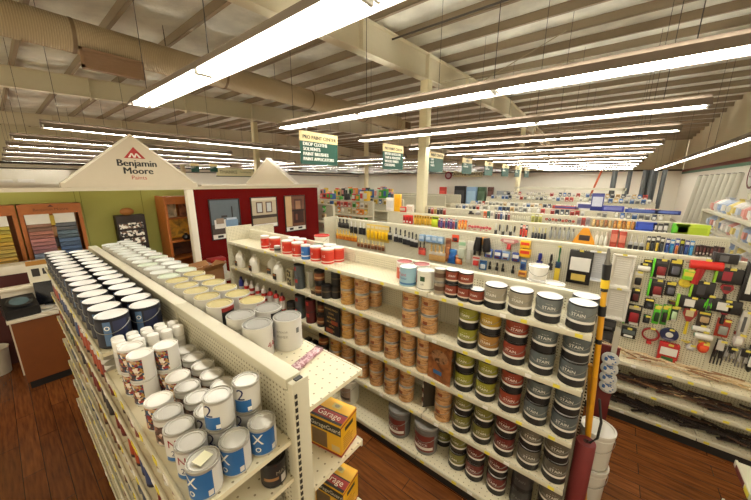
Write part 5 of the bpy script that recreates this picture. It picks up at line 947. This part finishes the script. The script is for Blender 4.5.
# ------------------------------------------------------------------ rows further back
def far(x, row, u_list, z, kind, w, h, cols, what, cat, dx=.0):
    if len(u_list) > 1: w = min(w, .92*abs(u_list[0]-u_list[1])/(1.06 if kind != 'tape_roll' else 1.0))
    for k, y in enumerate(u_list):
        c = cols[k % len(cols)]
        hang(kind, (y, z+rnd(-.01, .01), w, h*rnd(.92, 1.06)), f'{what}, {od(k+1)} from left on the {row} pegboard row', cat, c, f'goods on the {row} pegboard row', x=x-.045)
def span(a, b, n): return [a+(b-a)*(k+.5)/n for k in range(n)]
far(6.8, 'second', span(4.354, 4.072, 3), 1.92, 'tool_box', .2, .22, [((200, 40, 36), (150, 30, 30), WH)], 'red pack', 'pack')
far(6.8, 'second', span(4.041, 3.514, 7), 1.92, 'carded_tool', .15, .24, [((206, 160, 40), (226, 180, 60), (120, 90, 40)), ((190, 150, 50), (206, 160, 50), (150, 110, 50))], 'mustard yellow pack', 'pack')
far(6.8, 'second', span(3.486, 3.374, 1), 1.92, 'carded_tool', .2, .26, [((190, 206, 40), (206, 220, 60), (80, 90, 40))], 'lime pack', 'pack')
far(6.8, 'second', span(3.347, 2.847, 8), 1.9, 'carded_tool', .13, .25, [((150, 60, 110), (90, 50, 110), WH), ((60, 60, 120), (100, 90, 150), (200, 190, 210)), ((196, 90, 90), (120, 50, 90), WH), ((70, 110, 120), (50, 70, 120), (180, 200, 200))], 'purple and blue tape pack', 'pack')
far(6.8, 'second', span(2.822, 2.598, 3), 1.9, 'soft_pack', .17, .22, [((226, 130, 40), (206, 90, 50), (240, 180, 90))], 'orange pack', 'pack')
far(6.8, 'second', span(2.575, 2.045, 8), 1.89, 'tape_roll', .18, .19, [((190, 66, 80), (226, 150, 150), (206, 120, 130)), ((210, 90, 80), (160, 90, 130), WH)], 'pink roll of tape', 'tape')
far(6.8, 'second', span(1.981, 1.523, 6), 1.88, 'hanging_tool', .12, .24, [((200, 200, 190), (60, 58, 58)), ((60, 56, 56), (190, 186, 176))], 'grey tool with dark grip', 'tool')
far(6.8, 'second', span(1.464, 1.309, 3), 1.9, 'carded_tool', .13, .27, [((30, 70, 60), (200, 60, 50), WH), ((214, 80, 60), (206, 60, 60), WH), ((40, 40, 60), (220, 90, 60), WH)], 'red and green pack', 'pack')
far(6.8, 'second', span(1.232, 0.956, 5), 1.88, 'paint_brush', .13, .26, [((206, 196, 90), (36, 40, 50), (80, 80, 80)), ((150, 150, 150), (30, 34, 44), (60, 60, 66))], 'black brush', 'brush')
far(6.8, 'second', span(0.924, 0.484, 6), 1.93, 'lamp_bulb', .2, .24, [((150, 152, 150), (100, 100, 100)), ((176, 174, 166), (110, 108, 104))], 'grey funnel-shaped lamp', 'lamp')
far(6.8, 'second', span(0.437, 0.235, 1), 1.9, 'wedge_sign', .42, .32, [((236, 160, 40), (60, 50, 50))], 'orange triangular board', 'board')
far(6.8, 'second', span(0.185, -0.022, 3), 1.9, 'lamp_bulb', .2, .26, [((240, 238, 226), (220, 210, 190))], 'white bulb', 'bulb')
far(6.8, 'second', span(-0.039, -0.267, 2), 1.9, 'tool_box', .27, .34, [((176, 66, 46), (216, 130, 110), (190, 80, 60))], 'large brick red pack', 'pack')
far(6.8, 'second', span(-0.293, -0.518, 3), 1.88, 'paint_brush', .17, .3, [((220, 216, 206), (36, 34, 36), (190, 190, 190))], 'wide black brush', 'brush')
far(6.8, 'second', span(-0.528, -0.756, 4), 1.88, 'carded_tool', .16, .3, [((60, 60, 66), (210, 180, 70), WH), (BK_, (60, 66, 70), WH)], 'dark card', 'pack')
far(6.8, 'second', span(-0.765, -1.102, 6), 1.87, 'carded_tool', .17, .3, [((40, 50, 120), (60, 90, 160), WH), ((50, 130, 190), (70, 150, 200), WH), ((60, 70, 150), (206, 120, 60), WH), (BK_, (70, 80, 110), (200, 200, 60))], 'blue pack', 'pack')
far(6.8, 'second', span(-1.113, -1.415, 8), 1.88, 'tool_box', .15, .15, [((56, 26, 30), (110, 60, 60), (206, 190, 180)), ((44, 24, 26), (80, 50, 50), (210, 200, 190))], 'dark maroon pack', 'pack')
far(6.8, 'second', span(-1.140, -1.409, 6), 1.71, 'tool_box', .17, .14, [((60, 30, 32), (200, 170, 130), (120, 60, 60)), ((40, 26, 28), (90, 60, 60), WH)], 'dark maroon lower pack', 'pack')
# third row and beyond: shorter visible bands
def colsof(*cs): return [(c, tuple(min(255, int(v*.6)+30) for v in c), WH) for c in cs]
W8 = 8.8
far(8.85, 'third', span(4.755, 4.113, 6), 1.97, 'carded_tool', .16, .2, colsof((70, 60, 60), (190, 60, 50), (206, 180, 80), (60, 54, 50)), 'dark and yellow pack', 'pack')
far(8.85, 'third', span(3.399, 2.974, 2), 2.0, 'hanging_tool', .2, .1, colsof((60, 58, 58), (200, 196, 190)), 'small grey tool', 'tool')
far(8.85, 'third', span(2.919, 2.630, 3), 1.97, 'tool_box', .2, .2, colsof((236, 110, 60), (60, 110, 90), (230, 226, 216)), 'orange and white pack', 'pack')
far(8.85, 'third', span(2.603, 2.195, 6), 1.96, 'carded_tool', .15, .22, colsof((40, 44, 60), (150, 60, 60), (60, 90, 150), (230, 230, 226)), 'navy and white pack', 'pack')
far(8.85, 'third', span(2.146, 1.690, 8), 1.96, 'lamp_bulb', .13, .2, [((226, 222, 200), (190, 180, 150))], 'pale bulb', 'bulb')
far(8.85, 'third', span(1.666, 1.401, 3), 1.96, 'carded_tool', .2, .24, colsof((206, 204, 90), (150, 150, 60)), 'olive pack', 'pack')
far(8.85, 'third', span(1.338, 0.679, 9), 1.96, 'tape_roll', .24, .24, [((150, 50, 44), (226, 160, 140), WH), ((36, 34, 36), (200, 196, 190), WH), ((206, 110, 90), (180, 60, 50), WH)], 'red or black cord reel', 'reel')
far(8.85, 'third', span(0.641, 0.376, 3), 1.95, 'tool_box', .28, .26, colsof((176, 160, 160), (186, 66, 56)), 'red and grey carton', 'carton')
far(8.85, 'third', span(0.343, -0.041, 5), 1.95, 'soft_pack', .26, .17, [((206, 170, 110), (190, 150, 80), (226, 196, 140)), ((160, 100, 60), (140, 90, 60), (190, 140, 90))], 'tan bag', 'bag')
far(8.85, 'third', span(-0.056, -0.533, 6), 1.94, 'soft_pack', .3, .2, [((176, 116, 56), (130, 80, 50), (206, 150, 80)), ((236, 170, 60), (226, 150, 50), (240, 200, 120))], 'orange-brown bag', 'bag')
far(8.85, 'third', span(-0.563, -0.697, 1), 1.93, 'tool_box', .34, .26, [((36, 66, 170), (60, 90, 200), (90, 120, 210))], 'blue square pack', 'pack')
far(8.85, 'third', span(-0.732, -0.985, 3), 1.93, 'tool_box', .26, .24, [((60, 56, 56), (226, 224, 220), (190, 186, 180))], 'black and white carton', 'carton')
far(8.85, 'third', span(-1.109, -1.230, 1), 1.92, 'tool_box', .26, .32, [((96, 196, 40), (110, 206, 50), (80, 170, 40))], 'bright green pack', 'pack')
far(8.85, 'third', span(-1.230, -1.450, 1), 1.92, 'tool_box', .5, .34, [((196, 220, 60), (180, 206, 50), (206, 230, 90))], 'yellow-green pack', 'pack')
for r, (x, row) in enumerate(((10.9, 'fourth'), (12.95, 'fifth'), (15.0, 'sixth'), (17.05, 'seventh'))):
    n = (44, 40, 36, 32)[r]
    for k in range(n):
        y = 4.7-(k+.5)*5.8/n; c = random.choice(((206, 200, 180), (190, 60, 50), (60, 66, 80), (226, 222, 210), (70, 110, 170), (206, 170, 110), (150, 150, 144), (190, 186, 170)))
        if rnd(0, 1) < .08: continue
        hang(random.choice(('tool_box', 'carded_tool', 'soft_pack')), (y, 1.98+(.02 if x < 14 else .11)*r, 5.8/n*.8, .17), f'small {"red" if c[0] > 180 and c[1] < 90 else "blue" if c[2] > 160 and c[0] < 90 else "dark" if sum(c) < 260 else "tan" if c[2] < 120 else "pale"} pack, {od(k+1)} along the {row} pegboard row from its left end', 'pack', (c, tuple(int(v*.7) for v in c), WH), f'goods on the {row} pegboard row', x=x-.045)
# things standing on top of the rows
def top(x, y, z, w, d, h, c, name, label, cat, lab=WH, bev=.01):
    t = tag(E(name, (x, y, z)), label, cat); B().box(-d/2, d/2, -w/2, w/2, 0, h, bev=bev).obj('body', M(c, .45, var=.12), t); B().box(-d/2-.003, -d/2, -w*.4, w*.4, h*.25, h*.8).obj('label', M(lab, .5, var=.2, scale=25), t, smooth=False); return t
top(6.8, 4.6, 2.092, .2, .08, .46, (240, 180, 30), 'tall_pack', 'tall bright yellow pack standing on the second row left of the column', 'pack', (236, 170, 20))
top(6.8, 4.84, 2.092, .26, .08, .36, (232, 228, 220), 'tall_pack', 'white pack standing on the second row left of the yellow one', 'pack', (214, 212, 206))
for i, (u, c, h) in enumerate(((4.617, (226, 216, 206), .22), (4.421, (206, 60, 50), .14), (4.199, (232, 224, 212), .2))): top(6.8, u, 2.092, .2, .07, h, c, 'carton', f'{["pale","red","cream"][i]} carton on the second row top just right of the yellow pack', 'carton', (200, 180, 160))
for i, (u, w, c, h, nmx) in enumerate(((0.661, .42, (232, 228, 226), .22, 'white board with navy figures on the fourth row top'), (1.143, .7, (190, 70, 60), .1, 'red strip of small packs on the fourth row top'))): top(10.9, u, 2.092, w, .08, h, c, 'top_board', nmx, 'board', (70, 70, 130))
t = top(10.9, 0.374, 2.092, .3, .1, .5, (36, 44, 120), 'blue_display', 'tall navy blue display card on the fourth row top', 'display', (206, 210, 226))
top(10.9, -0.007, 2.092, .5, .1, .16, (50, 56, 150), 'long_carton', 'long navy carton lying on the fourth row top right of the blue display', 'carton', (120, 126, 190))
for i, (u, w, c) in enumerate(((-0.655, .75, (50, 76, 160)), (-1.117, .55, (36, 50, 120)))): top(10.9, u, 2.092, w, .1, .1, c, 'long_carton', f'long blue level lying on the fourth row top, {["left","right"][i]} of two', 'carton', (90, 110, 180))
# kiosk-side rows beyond the cross aisle: crowded coloured goods
pal2 = {'white': (230, 226, 216), 'red': (200, 50, 44), 'green': (76, 170, 60), 'orange': (236, 140, 50), 'black': (40, 38, 40), 'tan': (200, 176, 130), 'blue': (70, 110, 170), 'yellow': (230, 190, 60), 'pink': (216, 150, 140)}
nmr = {6.8: 'first', 8.85: 'second', 10.9: 'third', 12.95: 'fourth', 15.0: 'fifth', 17.05: 'sixth'}
for x, row in nmr.items():
    y0 = max(7.3, x*.70); y1 = min(13.3, x*1.13); n = int((y1-y0)/(.2 if x < 10 else .25)); cnt = {}
    for k in range(n):
        y = y1-(k+.5)*(y1-y0)/n
        for lv in range(4 if x < 9 else 2):
            cn = random.choice(list(pal2)); c = pal2[cn]; kk = (cn, lv); cnt[kk] = cnt.get(kk, 0)+1
            if rnd(0, 1) < .12: continue
            if lv != 1: hang(random.choice(('tool_box', 'carded_tool', 'soft_pack')), (y, (1.98, 0, 1.73, 1.43)[lv], .17, .2), f'hung {cn} pack, {od(cnt[kk])} {cn} from left, {["top","","middle","low"][lv]} line, {row} row beyond cross aisle', 'pack', (c, tuple(int(v*.7) for v in c), WH), f'goods on the {row} row beyond the cross aisle', x=x-.045)
            else: top(x, y, 2.152, .17, .2, rnd(.12, .42), c, random.choice(('carton', 'pack')), f'{cn} carton on top, {od(cnt[kk])} {cn} one from left, {row} row beyond cross aisle', 'carton', random.choice(list(pal2.values())))
# pipes and bagged goods by the right wall
pvc = M((196, 192, 176), .4, var=.05); gal = M((110, 114, 116), .35, .5, .1)
t = None
for i, (x, dx, r) in enumerate(((15.6, .5, .09), (16.3, .5, .1), (17.0, .45, .11), (17.8, .4, .1), (18.6, .4, .13), (19.6, .4, .13), (20.6, .3, .15), (21.8, .3, .15))):
    x += 1.0; dx *= .5; y0, y1 = -3.12+.03*(i % 2), -3.35
    b = B(); b.tube([(x, y0, .05), (x-dx, y1, 3.25)], r, 16, 0); b.tube([(x-dx+.002, y1, 3.245), (x-dx-.0005, y1-.0005, 3.253)], r*.8, 16, 1)
    tag(b.obj('plastic_pipe', [pvc, M((90, 88, 80), .6)]), f'long pale plastic pipe leaning on the right wall, {od(i+1)} nearest of the bundle', 'pipe', 'pale pipes on the right wall')
for i, (u, r) in enumerate(((612, .12), (627, .1), (642, .1), (645.5, .1), (649, .1), (653, .09), (661, .09))):
    yy = [0.163, -0.438, -1.010, -1.140, -1.268, -1.413, -1.698][i]
    tag(B().tube([(20.2+.22*(i%2), yy, .02), (20.0+.22*(i%2), yy, 3.5)], r, 12).obj('metal_pipe', gal), f'tall grey metal pipe standing far back right, {od(i+1)} from left', 'pipe', 'grey pipes far back right')
tag(B().tube([(19.95, 0.660+.9, .02), (19.95, 0.731, 3.5)], .05, 8).obj('orange_pole', M((196, 96, 50), .5)), 'slim orange pole leaning left of the grey metal pipes', 'pole')
t = tag(E('pipe_rack', (19.55, 1.2, 0)), 'cream horizontal rail rack holding the grey metal pipes', 'rack')
for z in (2.5, 1.2): B().box(-.05, .05, -1.6, 3.6, z, z+.12).obj('rail', cream, t, smooth=False)
for y in (-1.5, 1, 3.5): B().box(-.05, .05, y-.05, y+.05, 0, 2.62).obj('upright', cream, t, smooth=False)
t = tag(E('wall_shelving', (0, 0, 0)), 'cream wall shelving unit at the right photo edge stacked with bagged goods', 'shelving')
for z in (1.1, 1.6, 2.08): o = B().box(8.3, 14.2, -3.2, -2.3, z-.03, z).obj('shelf', cream, t, smooth=False); B().box(8.3, 14.2, -2.3, -2.285, z-.06, z+.01).obj('price_strip', cream, o, smooth=False)
for x in (8.3, 10.2, 12.2, 14.16): B().box(x, x+.04, -3.2, -3.15, 0, 2.6).box(x, x+.04, -2.34, -2.3, 0, 2.08).obj('upright', cream, t, smooth=False)
B().box(14.2, 14.22, -3.2, -2.28, 0, 2.1).obj('end_panel', cream, t, smooth=False)
bagc = [(226, 220, 216), (216, 150, 140), (190, 200, 216), (226, 206, 120), (206, 204, 196), (236, 232, 226), (150, 170, 206)]
for lv, z in enumerate((2.08, 1.6, 1.1)):
    for k in range(13):
        c = bagc[(k*3+lv) % 7]; x = 8.55+k*.44+rnd(-.03, .03)
        t = tag(E('bagged_goods', (x, -2.62, z+.002)), f'plastic bag of goods, {od(k+1)} from the photo edge on the {["top","middle","low"][lv]} right wall shelf', 'bag', 'bags on the right wall shelves')
        b = B(); b.lathe([(0, 0), (.17, 0), (.2, .07), (.18, .24), (.08, .34), (.03, .36), (.06, .42), (0, .42)] if (k+lv) % 3 else [(0, 0), (.17, 0), (.195, .06), (.17, .2), (.09, .3), (0, .32)], 14, sq=1.2); b.obj('bag', M(c, .3, var=.35, scale=14), t); B().box(-.1, .1, .19, .235, .07, .22).obj('label', M(bagc[(k+lv+3) % 7], .5), t, smooth=False)
# far wall background goods above the rows
for i, (a, c, nmx) in enumerate((((14.229, 1.819, 1.342, 1.145), (30, 30, 30), 'dark'), ((12.855, 1.797, 1.162, 1.006), (150, 190, 226), 'pale blue'), ((11.712, 1.772, 0.892, 1.095), (60, 90, 60), 'green'), ((10.775, 1.742, 0.539, 1.185), (90, 50, 36), 'brown'), ((9.446, 1.621, 1.232, 0.631), (150, 156, 156), 'grey'), ((16.442, 1.706, 0.790, 1.071), (214, 60, 46), 'red'))):
    o = top(34, a[0], 0, a[2], .4, a[1]+a[3]/2, c, 'display_unit', f'{nmx} display unit standing far back by the far wall', 'display', tuple(min(255, v+40) for v in c))
# ------------------------------------------------------------------ light and view
w = bpy.data.worlds.new('world'); bpy.context.scene.world = w; w.use_nodes = True
w.node_tree.nodes['Background'].inputs[0].default_value = lin((255, 236, 200)); w.node_tree.nodes['Background'].inputs[1].default_value = WORLD  # added warm fill, entering through the shell sides left open behind the camera
sc = bpy.context.scene
sc.view_settings.view_transform = 'Standard'; sc.view_settings.look = 'None'; sc.view_settings.gamma = 1; sc.view_settings.exposure = EXPO
sc.cycles.use_denoising = True; sc.cycles.max_bounces = 8; sc.cycles.diffuse_bounces = 5; sc.cycles.sample_clamp_indirect = 6
